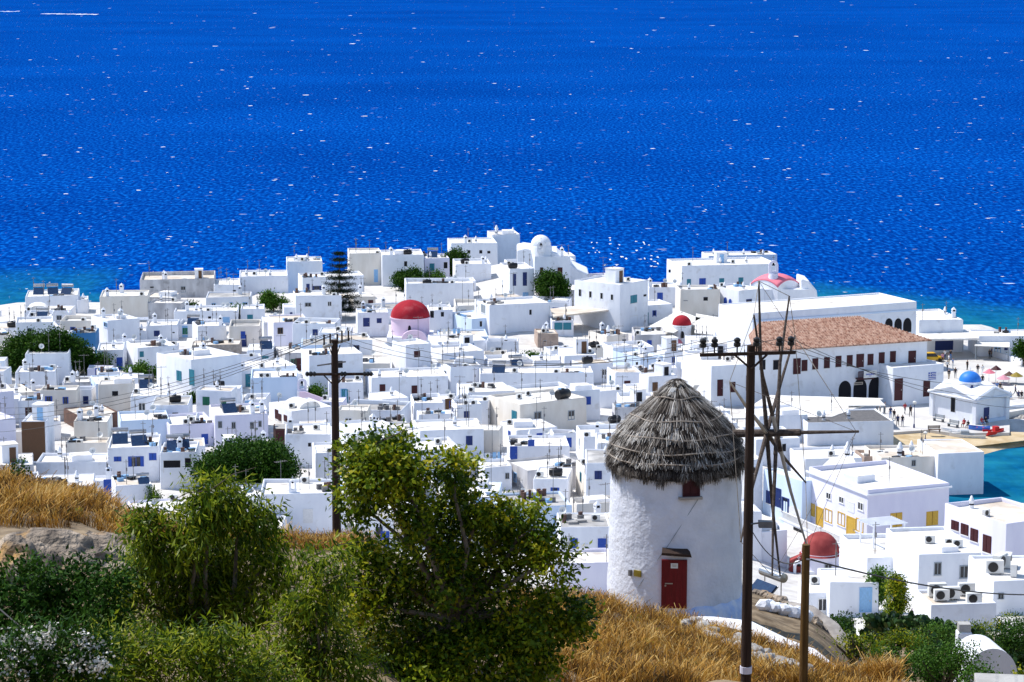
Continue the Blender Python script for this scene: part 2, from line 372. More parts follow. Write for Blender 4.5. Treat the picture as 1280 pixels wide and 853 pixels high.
for _ in range(34):   # surf rocks off the old quarter
    p = at_z(rnd.uniform(730, 825), rnd.uniform(296, 336), 0); foam_glint_patch(p, rnd.uniform(.15, .45), rnd.uniform(.7, 2))
for i in range(34): p = at_z(54 + i * 2 + rnd.uniform(-1, 1), 17.3 + .03 * i + rnd.uniform(-.15, .15), 0); foam_glint_patch(p, rnd.uniform(1.5, 4), rnd.uniform(8, 20))
for i in range(10): p = at_z(2 + i * 2.4, 14.5 + rnd.uniform(-.3, .3), 0); foam_glint_patch(p, rnd.uniform(1, 3), rnd.uniform(8, 14))
o = link('sea_foam_glints', np_mesh('sea_foam_glints', V, Fq, 'foam_glint')); o['kind'] = 'stuff'; o['label'] = 'whitecaps and painted sun glints scattered over the sea'
# ------------------------------------------------------------------ shared small meshes
UM = {}
def umesh(kind, c):
    key = (kind, c)
    if key in UM: return UM[key]
    m = MB(); nm = 'door' if kind == 'door' else 'window'
    if kind == 'shut':
        m.box(-.5, -.02, -.07, 0, -.5, .5, 0); m.box(.02, .5, -.07, 0, -.5, .5, 0); m.box(-.02, .02, -.03, 0, -.5, .5, 2)
        for k in (-.26, .26): m.box(k - .17, k + .17, -.085, -.07, -.42, -.04, 0); m.box(k - .17, k + .17, -.085, -.07, .04, .42, 0)
        m.box(-.58, .58, -.12, 0, -.57, -.503, 1); mats = [c, 'frame', 'dark']
    elif kind == 'glass':
        m.box(-.5, -.40, -.07, 0, -.5, .5, 0); m.box(.40, .5, -.07, 0, -.5, .5, 0); m.box(-.4, .4, -.07, 0, .42, .5, 0); m.box(-.4, .4, -.07, 0, -.5, -.42, 0)
        m.box(-.04, .04, -.06, 0, -.42, .42, 0); m.box(-.4, .4, -.02, 0.01, -.42, .42, 2); m.box(-.58, .58, -.12, 0, -.57, -.503, 1); mats = [c, 'frame', 'glass']
    elif kind == 'open':
        m.box(-.28, .28, -.02, 0.01, -.5, .5, 2); m.box(-.5, -.28, -.07, 0, -.5, .5, 0); m.box(.28, .5, -.07, 0, -.5, .5, 0); m.box(-.28, .28, -.05, 0, .44, .5, 0); m.box(-.02, .02, -.05, 0, -.5, .44, 0); mats = [c, 'frame', 'glass']
    elif kind == 'door':
        m.box(-.5, -.42, -.08, 0, -.5, .5, 0); m.box(.42, .5, -.08, 0, -.5, .5, 0); m.box(-.42, .42, -.08, 0, .44, .5, 0)
        m.box(-.42, .42, -.05, 0, -.5, .44, 0); m.box(-.30, .30, -.06, -.05, -.4, -.05, 0); m.box(-.30, .30, -.06, -.05, .05, .36, 0); m.box(.30, .36, -.10, -.05, -.06, 0, 1); mats = [c, 'metal', 'dark']
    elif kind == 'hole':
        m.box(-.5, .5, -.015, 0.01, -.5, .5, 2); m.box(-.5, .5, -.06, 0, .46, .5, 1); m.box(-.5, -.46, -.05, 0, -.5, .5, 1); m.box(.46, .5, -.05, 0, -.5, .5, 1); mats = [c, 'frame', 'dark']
    elif kind == 'arch':
        P = [(.5 * math.cos(math.pi * i / 12), .5 * math.sin(math.pi * i / 12)) for i in range(13)]
        q = [(-.5, -.5), (.5, -.5)] + [(x, z if z > 0 else 0) for x, z in P]
        m.xprism(q, -.05, .01, 2); q2 = [(x * .8, z * .85) for x, z in q]; m.xprism(q2, -.06, -.05, 0); mats = [c, 'frame', 'dark' if c == 'dark' else 'frame']
    elif kind == 'panel':
        m.box(-.5, .5, -.06, 0, -.5, .5, 0); m.box(-.5, .5, -.08, -.06, .46, .5, 0); mats = [c, 'frame', 'dark']
    UM[key] = (nm, m.mesh(nm, mats)); return UM[key]
STY = dict(k='dark', b='wblue', n='wnavy', t='wteal', r='wred', g='wgreen', y='wyellow', l='wlight', o='wbrown', w='wgrey', d='frame', a='aerial')
KND = dict(s='shut', g='glass', o='open', d='door', h='hole', a='arch', p='panel')
def ex(kind):
    if kind in UM: return UM[kind]
    m = MB()
    if kind == 'chimney':
        m.box(-.3, .3, -.3, .3, -.1, 1.0); m.box(-.36, .36, -.36, .36, 1.0, 1.1)
        for sx in (-1, 1):
            for sy in (-1, 1): m.box(sx * .26 - .07, sx * .26 + .07, sy * .26 - .07, sy * .26 + .07, 1.1, 1.4)
        m.box(-.2, .2, -.2, .2, 1.1, 1.36, 1); m.add([(-.36, -.36, 1.4), (.36, -.36, 1.4), (.36, .36, 1.4), (-.36, .36, 1.4), (0, 0, 1.85)], [(3, 2, 1, 0), (0, 1, 4), (1, 2, 4), (2, 3, 4), (3, 0, 4)]); r = ('chimney', m.mesh('chimney', ['white', 'dark']))
    elif kind == 'pot':
        m.lathe([(.26, -.1), (.24, .7), (.3, .8), (.2, 1.0), (.1, 1.3), (.02, 1.35)], 10); m.lathe([(.255, .35), (.255, .5)], 10, mi=1, cap=False); r = ('chimney', m.mesh('chimney', ['white', 'dark'], True))
    elif kind == 'ac':
        m.box(-.45, .45, -.17, .17, .08, .72); m.lathe([(.26, 0), (.26, .03)], 16, mi=1); n = len(m.v)
        for i in range(n - 32, n): x, y, z = m.v[i]; m.v[i] = (x - .1, -.17 - z, y + .4)
        m.box(-.4, -.3, -.17, .17, -.05, .08, 2); m.box(.3, .4, -.17, .17, -.05, .08, 2); r = ('air_conditioner', m.mesh('air_conditioner', ['plastic', 'black', 'metal']))
    elif kind == 'aerial':
        m.tube([(0, 0, -.1), (0, 0, 4.2)], .035, 5); m.tube([(-.75, 0, 4.0), (.75, 0, 4.0)], .025, 4)
        for k in (-.7, -.45, -.2, .1, .4, .7): m.tube([(k, -.35, 4.0), (k, .35, 4.0)], .018, 4)
        r = ('aerial', m.mesh('aerial', 'aerial'))
    elif kind == 'mast':
        m.tube([(0, 0, -.1), (0, 0, 3.0)], .04, 5); m.tube([(-.3, .1, 2.7), (.35, -.1, 2.75)], .025, 4); m.box(-.05, .12, -.06, .06, 1.6, 2.0); r = ('aerial', m.mesh('aerial', 'aerial'))
    elif kind == 'solar':
        T = Matrix.Rotation(R(42), 4, 'X') ; m.box(-.95, .95, -1.0, 1.0, .55, .64, 0, T); m.box(-1, 1, -1.05, 1.05, .50, .55, 1, T)
        n = len(m.v); m.lathe([(.02, -1.1), (.28, -1.06), (.28, 1.06), (.02, 1.1)], 14, mi=2)
        for i in range(n, len(m.v)): x, y, z = m.v[i]; m.v[i] = (z, y + .75, x + 1.55)
        for sx in (-.8, .8): m.tube([(sx, .75, -.1), (sx, .75, 1.4)], .035, 5, 1); m.tube([(sx, -.9, -.1), (sx, .75, .1)], .03, 5, 1)
        r = ('solar_heater', m.mesh('solar_heater', ['solar', 'metal', 'metal']))
    elif kind == 'tank':
        n = len(m.v); m.lathe([(.02, -.85), (.42, -.8), (.5, -.7), (.5, .7), (.42, .8), (.02, .85)], 16)
        for i in range(n, len(m.v)): x, y, z = m.v[i]; m.v[i] = (z, y, x + .58)
        m.lathe([(.18, 1.05), (.18, 1.17)], 12); m.box(-.6, .6, -.3, .3, -.1, .12, 1); r = ('water_tank', m.mesh('water_tank', ['black', 'metal'], True))
    elif kind == 'dish':
        m.lathe([(.02, 0), (.25, .05), (.42, .16), (.40, .17), (.24, .08), (.02, .03)], 16, cap=False); T = Matrix.Translation((0, -.15, 1.0)) @ Matrix.Rotation(R(62), 4, 'X')
        m.v = [tuple(T @ Vector(v)) for v in m.v]; m.tube([(0, 0, -.1), (0, 0, 1.0)], .04, 6, 1); m.tube([(0, -.15, .9), (0, -.6, 1.25)], .02, 4, 1); r = ('satellite_dish', m.mesh('satellite_dish', ['plastic', 'aerial'], True))
    elif kind[:3] == 'hut':
        k = {'hut': 0, 'hut_b': 1, 'hut_c': 2, 'hut_d': 3}[kind]; a, h, x = ((1.1, 2.0, 0), (.8, 1.8, -.2), (1.4, 1.6, .5), (1.0, 2.2, .3))[k]; m.box(-a, a, -1.0, 1.2, -.1, h); m.box(x - .4, x + .4, -1.06, -1.0, -.05, h - .3, 1); m.box(-a - .06, a + .06, -1.06, 1.26, h, h + .1, 2); r = ('roof_hut', m.mesh('roof_hut', ['white', ['wlight', 'dark', 'wgrey', 'wbrown'][k], 'roofwhite']))
    elif kind == 'step':
        m.box(-1.3, 1.3, -1.2, 1.2, -.1, .75); m.box(-1.2, 1.2, -1.1, 1.1, .75, .8, 1); r = ('roof_block', m.mesh('roof_block', ['white', 'roofwhite']))
    elif kind == 'vault':
        P = [(1.7 * math.cos(math.pi * i / 12), .95 * math.sin(math.pi * i / 12)) for i in range(13)]
        m.xprism([(1.7, -.1)] + P + [(-1.7, -.1)], -2.2, 2.2); r = ('roof_vault', m.mesh('roof_vault', 'roofwhite', True))
    elif kind == 'line':
        for x in (-1.8, 1.8): m.tube([(x, 0, -.1), (x, 0, 1.7)], .04, 5, 0)
        m.tube([(-1.8, 0, 1.6), (1.8, 0, 1.6)], .012, 4, 0)
        for k, w in ((-1.2, .5), (-.4, .6), (.5, .45), (1.2, .5)): m.box(k - w / 2, k + w / 2, -.015, .015, .75, 1.6, 1 if k < 0 else 2)
        r = ('clothes_line', m.mesh('clothes_line', ['aerial', 'plastic', 'wlight']))
    elif kind == 'pergola':
        for x in (-1.6, 1.6):
            for y in (-1.2, 1.2): m.box(x - .06, x + .06, y - .06, y + .06, -.1, 2.1)
        for i in range(9): m.box(-1.8, 1.8, -1.4 + .35 * i - .05, -1.4 + .35 * i + .05, 2.1, 2.18)
        m.box(-1.7, -1.55, -1.4, 1.4, 2.02, 2.1); m.box(1.55, 1.7, -1.4, 1.4, 2.02, 2.1); r = ('pergola', m.mesh('pergola', 'white'))
    elif kind[:5] == 'crate':
        k = int(kind[5]); w, h = ((.3, .5), (.45, .3), (.2, .8), (.35, .35), (.5, .2))[k]; m.box(-w, w, -w * .7, w * .7, -.05, h); m.box(-w * 1.06, w * 1.06, -w * .76, w * .76, h, h + .06); r = ('roof_box', m.mesh('roof_box', ['aerial', 'black', 'brown', 'wlight', 'roofgrey'][k]))
    UM[kind] = r; return r
FOOT = []; PROT = []
class H: pass
def shell(w, dep, h, ph, wall, roof, root, base=3.0, th=.22, near=False, j=.10):
    dj = lambda: rnd.uniform(0, .02 * dep)
    c = [(-w / 2, 0), (w / 2, 0), (w / 2, dep - dj()), (-w / 2, dep - dj())]; ci = [(-w / 2 + th, th), (w / 2 - th, th), (w / 2 - th, c[2][1] - th), (-w / 2 + th, c[3][1] - th)]
    tops = [h + rnd.uniform(-j, j) for _ in c]; bat = .06
    m = MB(); vs = [(x * (1 + bat / w * 2), y + (bat if y > 0 else -bat), -base) for x, y in c] + [(x, y, z) for (x, y), z in zip(c, tops)] + [(x, y, z) for (x, y), z in zip(ci, tops)] + [(x, y, h - ph - .1) for x, y in ci]
    fs = []
    for i in range(4):
        k = (i + 1) % 4; fs += [(i, k, 4 + k, 4 + i), (4 + i, 4 + k, 8 + k, 8 + i), (8 + i, 8 + k, 12 + k, 12 + i)]
    m.add(vs, fs); wl = m.build('wall', wall, root, bevel=.10 if near else .15, smooth=True)
    r = MB(); e = th - .01; r.box(-w / 2 + e, w / 2 - e, e, dep - e, h - ph - .3, h - ph); return wl, r.build('roof', roof, root)
def face_hit(hs, face, px, py):
    Mi = hs.M.inverted(); o = Mi @ Vector((0, 0, HC)); d = Mi.to_3x3() @ ray(px, py)
    if face == 'F': k = -o.y / d.y
    else: k = ((-hs.w / 2 if face == 'L' else hs.w / 2) - o.x) / d.x
    return o + d * k
def put_win(hs, face, x, z, w, h, sty, parent=None, name=None):
    k, c = KND[sty[0]], STY[sty[1]]; nm, me = umesh(k, c)
    if name: nm = name
    if face == 'F': loc, rz = (x, 0, z), 0
    elif face == 'L': loc, rz = (-hs.w / 2, x, z), -math.pi / 2
    else: loc, rz = (hs.w / 2, x, z), math.pi / 2
    o = link(nm, me, parent or hs.root, loc, rz, (w, 1, h)); return o
def win_px(hs, face, px, py, wp, hp, sty, name=None):
    p = face_hit(hs, face, px, py); s = ppm(hs.M @ p); M3 = hs.M.to_3x3()
    n = M3 @ Vector({'F': (0, -1, 0), 'L': (-1, 0, 0), 'R': (1, 0, 0)}[face]); v = (hs.M @ p) - Vector((0, 0, HC)); v.normalize()
    cx = max(.25, abs(n.x * 0 + n.y * v.y + n.x * v.x))
    return put_win(hs, face, p.x if face == 'F' else p.y, p.z, wp / s / cx, hp / s, sty, name=name)
def reg(hs, prot=True, cover=1.0, edge=0):
    hs.poly = [tuple((hs.M @ Vector((x, y, 0)))[:2]) for x, y in ((-hs.w / 2, 0), (hs.w / 2, 0), (hs.w / 2, hs.dep), (-hs.w / 2, hs.dep))]
    FOOT.append(hs.poly)
    if prot:
        P = [proj(hs.M @ Vector((x, y, z))) for x, y in ((-hs.w / 2, 0), (hs.w / 2, 0), (-hs.w / 2, hs.dep)) for z in (0, hs.h)]
        xs = [p[0] for p in P]; yt = min(p[1] for p in P); F0 = [proj(hs.M @ Vector((0, 0, z)))[1] for z in (0, hs.h)]
        PROT.append((min(xs), max(xs), yt, F0[1] + (F0[0] - F0[1]) * cover, hs.M.translation.y))
def raw(label, loc, w, dep, h, yaw, wall='white', roof='roofwhite', wins=(), extras=(), ph=.35, cat='house', name='house', group=None, prot=True, cover=.9, near=False, base=3.0):
    hs = H(); hs.w, hs.dep, hs.h, hs.ph = w, dep, h, ph
    hs.root = thing(name, label, cat, loc, R(yaw), group); hs.M = Matrix.Translation(loc) @ Matrix.Rotation(R(yaw), 4, 'Z')
    hs.wall, hs.roof = shell(w, dep, h, ph, wall, roof, hs.root, base, near=near)
    if not near and w > 3.5 and cat == 'house': extras = list(extras) + [(rnd.choice(('mast', 'mast', 'ac', 'pot', 'chimney', 'dish', 'clutter')), rnd.random(), rnd.random()) for _ in range(3 if extras else 4)]
    for q in wins:
        if q[0] in 'FLR' and len(q) == 6: win_px(hs, *q)
    add_extras(hs, extras); reg(hs, prot, cover); return hs
def add_extras(hs, extras):
    for e in extras:
        k, u, v = e[:3]
        if k == 'clutter':
            for _ in range(7):
                nm, me = ex('crate%d' % rnd.randrange(5)); x = max(.6, min(hs.w - .6, u * hs.w + rnd.uniform(-1.5, 1.5))) - hs.w / 2; y = max(.6, min(hs.dep - .6, v * hs.dep + rnd.uniform(-1.2, 1.2))); link(nm, me, hs.roof, (x, y, hs.h - hs.ph), rnd.uniform(0, 1.5))
            continue
        if k == 'hut': k = rnd.choice(('hut', 'hut_b', 'hut_b', 'hut_c', 'hut_d'))
        nm, me = ex(k); s = e[3] if len(e) > 3 else 1
        link(nm, me, hs.roof, ((u - .5) * (hs.w - 1), .5 + v * (hs.dep - 1), hs.h - hs.ph), e[4] if len(e) > 4 else rnd.uniform(-.3, .3), (s, s, s))
def ground_hit(px, py, d0=140, d1=470):
    r = ray(px, py); d = d0
    while d < d1:
        if HC + r.z / r.y * d <= max(1.4, tz(r.x / r.y * d, d, False)): return at_d(px, py, d)
        d += .5
    return at_z(px, py, 3.0)
def A(label, x0, x1, yt, yb, depth=8, yaw=8, **k):
    xc = (x0 + x1) / 2; z = k.pop('gz', None)
    if z is None:
        z = ground_hit(xc, yb).z
    p = at_z(xc, yb, z); w = (x1 - x0) / ppm(p) / math.cos(R(yaw)); top = at_d(xc, yt, p.y).z
    return raw(label, tuple(p), w, depth, top - z, yaw, **k)
def C3(label, l, c, r, ztop, zbase, **k):
    pl, pc, pr = (at_z(*q, ztop) for q in (l, c, r)); d = pr - pc; yaw = math.atan2(d.y, d.x); w = d.xy.length; dep = (pl - pc).length
    m = (pc + pr) / 2; return raw(label, (m.x, m.y, zbase), w, dep, ztop - zbase, math.degrees(yaw), **k)

# ------------------------------------------------------------------ leaves
def leaf_cloud(lobes, dens, L, W, droop=0.0, clump=.13, per=26, flat=.75, seed=1):
    g = np.random.default_rng(seed); P = []; A_ = []; TN = []; UP = []
    for (c, r) in lobes:
        c = np.array(c); n = max(3, int(dens * 4 * math.pi * r * r / per))
        d = g.normal(size=(n, 3)); d /= np.linalg.norm(d, axis=1)[:, None]; q = c + d * r * (.45 + .58 * g.random((n, 1)) ** .6)
        t = g.random(n)
        for k in range(n):
            m = int(per * g.uniform(.5, 1.5)); pp = q[k] + g.normal(size=(m, 3)) * (clump * r + L * .8) * np.array([1, 1, flat]); P.append(pp)
            a = d[k] * .6 + g.normal(size=(m, 3)) * .7; a[:, 2] -= droop; A_.append(a); UP.append(np.repeat((d[k] + g.normal(size=3) * .9)[None], m, 0)); TN.append(np.clip(t[k] * .75 + .45 * g.random(m) - .12, 0, 1))
    P = np.concatenate(P); a = np.concatenate(A_); TN = np.concatenate(TN); a /= np.linalg.norm(a, axis=1)[:, None]
    up = np.concatenate(UP) * .45 + np.array([-.35, .1, .75]) + g.normal(size=a.shape) * .36
    s = np.cross(a, up); s /= np.linalg.norm(s, axis=1)[:, None] + 1e-9
    l = L * g.uniform(.6, 1.3, (len(P), 1)); w = W * g.uniform(.7, 1.2, (len(P), 1)); nrm = np.cross(a, s)
    V = np.stack([P, P + a * l * .45 + s * w * .5 + nrm * l * .06, P + a * l, P + a * l * .45 - s * w * .5 + nrm * l * .06], 1).reshape(-1, 3)
    return V, np.arange(len(V)).reshape(-1, 4), TN
tonemat('leafolive', [(.015, .04, .003), (.07, .13, .006), (.24, .30, .012), (.52, .44, .02)], .38, .42, .16)
tonemat('leafwillow', [(.015, .04, .003), (.065, .12, .006), (.22, .28, .012), (.42, .42, .03)], .40, .42, .14)
tonemat('leafdark', [(.008, .03, .004), (.018, .058, .006), (.04, .10, .010), (.08, .15, .02)], .5, .22, .06)
tonemat('leafbright', [(.03, .085, .008), (.05, .13, .012), (.08, .17, .02), (.11, .19, .03)], .45, .25, .08)
tonemat('needle', [(.005, .014, .007), (.010, .022, .010), (.016, .032, .014)], .7, .05, .05)
tonemat('blossom', [(.75, .72, .66), (.82, .80, .74), (.86, .84, .80)], .6, .2)
tonemat('straw', [(.035, .03, .010), (.10, .045, .012), (.36, .17, .022), (.62, .33, .045), (.72, .50, .18)], .7, .25)
tonemat('thatch', [(.014, .010, .008), (.06, .046, .038), (.26, .23, .20), (.66, .63, .59)], .85, .05)
tonemat('padgreen', [(.012, .040, .012), (.022, .062, .016), (.04, .09, .02), (.09, .13, .03)], .45, .05)
def branchy(m, base, tips, r0, seed=3):
    g = random.Random(seed); base = Vector(base)
    for t in tips:
        t = Vector(t); mid = base.lerp(t, .5) + Vector((g.uniform(-.1, .1), g.uniform(-.1, .1), g.uniform(-.02, .12))) * (t - base).length
        P = [base, base.lerp(mid, .5) + Vector((0, 0, .02)), mid, mid.lerp(t, .6) + Vector((g.uniform(-.05, .05), 0, .03)) * (t - base).length, t]
        m.tube(P, [r0, r0 * .8, r0 * .6, r0 * .38, r0 * .12], 6)
def plant(name, label, cat, lobes, base, lm, dens, L, W, droop=0, r0=.06, seed=1, clump=.13, per=26, group=None, extra=None):
    cx = sum(c[0] for c, r in lobes) / len(lobes)
    root = thing(name, label, cat, base, 0, group); b = Vector(base)
    lo = [(tuple(Vector(c) - b), r) for c, r in lobes]
    V, Fc, T = leaf_cloud(lo, dens, L, W, droop, clump, per, seed=seed); link('crown', np_mesh('crown', V, Fc, lm, T), root)
    if r0:
        m = MB(); top = Vector((0, 0, .25 * max(c[2] for c, r in lo))); m.tube([(0, 0, -.6), top * .5, top], [r0 * 1.5, r0 * 1.2, r0], 8); branchy(m, top, [c for c, r in lo], r0 * .8, seed); m.build('trunk', 'bark', root, True)
    if extra: extra(root, lo)
    return root
def px_lobes(L, d, dj=.8, seed=5):
    g = random.Random(seed); return [(tuple(at_d(x, y, d + g.uniform(-dj, dj))), r / ppm(at_d(x, y, d))) for x, y, r in L]
def blob(name, label, px, py, rx, ry, yb, lm='leafdark', n=9, seed=1, cat='tree', group=None, d=None, L=.42, W=.25, dens=85, r0=.12, gz=None):
    if d is None:
        base = ground_hit(px, yb)
    else: base = Vector(at_d(px, yb, d)); base.z = tz(base.x, base.y)
    g = random.Random(seed); d = base.y; s = ppm(base); lo = []
    for i in range(n):
        a = g.uniform(0, 6.28); k = math.sqrt(g.random()) * .7; x = px + math.cos(a) * k * rx; y = py + math.sin(a) * k * ry
        lo.append((tuple(at_d(x, y, d + g.uniform(-.5, .5) * rx / s)), min(rx, ry) / s * g.uniform(.38, .6)))
    FOOT.append([(base.x - rx / s * .7, d - rx / s * .6), (base.x + rx / s * .7, d - rx / s * .6), (base.x + rx / s * .7, d + rx / s * .6), (base.x - rx / s * .7, d + rx / s * .6)])
    if yb < 680: PROT.append((px - rx * .8, px + rx * .8, py - ry, py + ry * .8, d))
    return plant(name, label, cat, lo, tuple(base), lm, dens, L, W, 0.1, r0, seed, .2, 16, group)
# ------------------------------------------------------------------ hand-placed houses (pixel measures of facades -> real boxes on the terrain)
G = 'white houses of the old town'
A('long weathered grey block with sandy roof standing at the sea edge', 176, 268, 349, 371, 12, 6, wall='grey', roof='roofbeige', ph=.8, group=G, wins=[('F', 190, 361, 5, 6, 'hd'), ('F', 222, 361, 4, 4, 'hd'), ('F', 229, 362, 6, 8, 'gw'), ('F', 238, 366, 5, 4, 'hd')], extras=[('hut', .8, .6, .8), ('ac', .6, .1)])
A('low plastered extension with one window beside the grey sea-edge block', 268, 301, 356, 372, 9, 8, wall='white', group=G, wins=[('F', 293, 365, 4, 5, 'hd')], extras=[('mast', .5, .5)])
A('white block carrying a row of solar heaters above the sea', 33, 97, 370, 392, 9, 8, group=G, extras=[('solar', .2, .6), ('solar', .5, .6), ('solar', .8, .5), ('ac', .9, .8)])
A('small white annex with chimney behind the solar heater block', 97, 110, 375, 392, 5, 8, group=G, extras=[('pot', .6, .3)])
A('long plain warm-white building between the sea and the conifer bushes', 126, 185, 370, 402, 8, 6, wall='cream', group=G, extras=[('mast', .3, .5)])
A('bare grey rendered wall block below the weathered sea-edge block', 185, 228, 379, 402, 5, -6, wall='grey', group=G)
A('square white house with bright side face left of the pergola terrace', 137, 174, 400, 432, 8, 30, group=G, wins=[('L', 132, 406, 4, 6, 'gl')], extras=[('dish', .6, .4), ('mast', .8, .6), ('step', .7, .6, .7)])
A('flat-roofed house whose whole facade is painted strong blue', 90, 120, 417, 446, 6, 4, wall='blue', ph=.1, group=G, extras=[('clutter', .3, .3)])
A('white house with two navy windows beside a timber pergola', 183, 222, 407, 426, 7, 4, group=G, wins=[('F', 196, 417, 7, 7, 'sn'), ('F', 217, 417, 3, 4, 'hd')], extras=[('mast', .7, .3)])
A('low terrace house under a slatted pergola with brown chimney stack', 145, 183, 414, 428, 5, 4, group=G, wins=[('F', 158, 421, 5, 7, 'hd')], extras=[('pergola', .25, .4), ('pergola', .75, .4)])
A('sunlit house with one teal window above the lime bushes', 174, 220, 434, 463, 8, 22, group=G, wins=[('F', 177, 443, 5, 7, 'st'), ('F', 175, 459, 6, 5, 'hd'), ('F', 205, 445, 4, 6, 'hd')], extras=[('mast', .2, .6), ('clutter', .6, .5)])
A('wide low house with red door and pale blue shutter panel', 218, 297, 389, 407, 7, 4, group=G, wins=[('F', 236, 399, 4, 9, 'dr'), ('F', 281, 400, 12, 7, 'pl'), ('F', 262, 398, 4, 5, 'hd')], extras=[('ac', .55, .1), ('pot', .4, .4), ('dish', .8, .4)])
A('white house with roof deck screened by brown cane panels', 248, 283, 408, 432, 7, 15, group=G, wins=[('F', 256, 426, 6, 8, 'sl')])
A('tall plain two-storey white house before the dark tree clump', 33, 86, 442, 480, 8, 5, group=G, wins=[('F', 72, 474, 5, 5, 'hd')], extras=[('dish', .1, .7), ('mast', .5, .4)])
A('low forebuilding with yellow awning pole below the tall plain house', 20, 69, 465, 490, 6, 5, group=G, wins=[('F', 27, 482, 4, 6, 'gl')], extras=[('clutter', .6, .5)])
A('long shaded house with two tall teal doors along its sunny flank', 243, 300, 447, 492, 10, 40, group=G, wins=[('L', 224, 470, 6, 13, 'st'), ('L', 240, 472, 6, 20, 'dt')], extras=[('mast', .1, .1), ('step', .6, .6)])
A('low ruined stone building with flat earthen roof', 240, 300, 431, 446, 5, 3, wall='stone', roof='roofbeige', ph=.1, group=G, extras=[('clutter', .4, .5)])
A('plain white cube with two tiny windows near the tall conifer', 370, 427, 370, 404, 8, 8, group=G, wins=[('F', 385, 381, 8, 5, 'gw'), ('F', 412, 380, 5, 6, 'gd')])
A('narrow white annex with dark door left of the plain cube', 355, 370, 384, 404, 5, 8, group=G, wins=[('F', 364, 394, 3, 7, 'dn')])
A('long white house with navy shutters behind the tall conifer', 379, 455, 346, 374, 7, 12, group=G, wins=[('F', 385, 361, 4, 12, 'sn'), ('F', 396, 362, 12, 9, 'on'), ('F', 440, 362, 5, 8, 'hd')])
A('broad white house with rooftop pots at the sea edge', 359, 403, 327, 350, 9, 6, group=G, extras=[('pot', .25, .5), ('pot', .6, .5), ('ac', .45, .4), ('step', .4, .6)])
A('low white sea-edge house with sloping gable end', 300, 360, 345, 366, 9, 6, group=G, extras=[('pot', .1, .3), ('pot', .65, .2), ('mast', .4, .5)])
A('white box house with rough cream flank beside the conifer top', 437, 477, 317, 356, 9, 6, wall='cream', group=G, wins=[('F', 470, 345, 5, 16, 'pl')], extras=[('mast', .2, .4)])
A('tall white house with one dark window at the head of the lane', 478, 530, 319, 358, 9, 6, group=G, wins=[('F', 507, 330, 4, 7, 'hd')], extras=[('step', .5, .5), ('pot', .75, .3), ('tank', .65, .3)])
A('greyish house with a single teal shutter left of the lane shrubs', 531, 562, 323, 356, 8, 8, wall='lavender', group=G, wins=[('F', 540, 334, 6, 9, 'st'), ('F', 557, 332, 5, 9, 'hd')], extras=[('solar', .4, .6)])
A('big white house with ridge-side parapet behind the lane shrubs', 564, 622, 304, 338, 10, 6, group=G, wins=[('F', 586, 317, 4, 9, 'hd'), ('F', 601, 318, 4, 11, 'hd'), ('F', 611, 318, 4, 9, 'hd')], extras=[('mast', .4, .5)])
A('white house with two square dark windows and black tank', 570, 614, 330, 354, 8, 6, group=G, wins=[('F', 585, 345, 4, 9, 'hn'), ('F', 604, 344, 6, 7, 'hn')], extras=[('tank', .25, .3)])
A('highest white house of the old quarter with a turret chimney', 615, 650, 293, 330, 8, 8, group=G, wins=[('F', 640, 315, 4, 9, 'hd')], extras=[('pot', .2, .5, 1.4), ('step', .7, .5)])
A('blank white terrace wall house below the lane shrubs', 508, 592, 354, 386, 7, 5, group=G, ph=.6, extras=[('tank', .3, .2), ('clutter', .6, .5)])
A('house with navy door behind a pillared balcony by the big red dome', 447, 486, 391, 421, 6, 6, group=G, wins=[('F', 458, 403, 8, 11, 'dn'), ('F', 474, 401, 6, 6, 'sn'), ('F', 455, 415, 4, 8, 'hd'), ('F', 463, 415, 5, 8, 'hd'), ('F', 471, 415, 5, 8, 'hd'), ('F', 479, 415, 4, 8, 'hd')])
A('white house with dark window right of the big red dome', 537, 566, 388, 416, 7, 5, group=G, wins=[('F', 553, 393, 4, 6, 'hn'), ('F', 540, 393, 5, 9, 'hn'), ('F', 552, 414, 6, 4, 'hn')], extras=[('ac', .5, .2)])
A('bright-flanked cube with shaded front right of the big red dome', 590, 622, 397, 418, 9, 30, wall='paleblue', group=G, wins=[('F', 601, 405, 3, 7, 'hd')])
A('old quarter house with two dark red balcony doors beside the round tree', 668, 713, 321, 368, 10, 6, group=G, wins=[('F', 677, 339, 4, 9, 'dr'), ('F', 700, 341, 6, 13, 'dr'), ('F', 690, 362, 5, 8, 'hd')])
A('white house with long dark balcony beside the round tree', 637, 668, 336, 378, 9, 12, group=G, wins=[('F', 643, 350, 4, 15, 'dn'), ('F', 656, 349, 5, 17, 'dn'), ('F', 657, 370, 7, 9, 'sl')], extras=[('tank', .2, .3)])
A('white house with blind arches on its front below the round tree', 612, 687, 380, 415, 8, 20, group=G, wins=[('F', 663, 391, 3, 8, 'hd'), ('L', 604, 386, 5, 10, 'sw')], extras=[('clutter', .2, .5)])
A('grand corner house with four slim windows along its left side', 774, 811, 353, 412, 10.5, 50, group=G, wins=[('L', 725, 366, 3, 9, 'hd'), ('L', 738, 369, 3, 10, 'hd'), ('L', 752, 371, 3, 10, 'hd'), ('L', 765, 373, 3, 10, 'hd'), ('F', 792, 374, 8, 10, 'st'), ('F', 792, 402, 10, 15, 'hd'), ('F', 806, 370, 4, 4, 'hd'), ('F', 806, 381, 4, 4, 'hd')], extras=[('hut', .5, .4, 1.1)])
A('white link house with one bright blue shuttered window', 811, 850, 359, 384, 7, 5, group=G, wins=[('F', 825, 371, 7, 10, 'sb')], extras=[('clutter', .5, .4)])
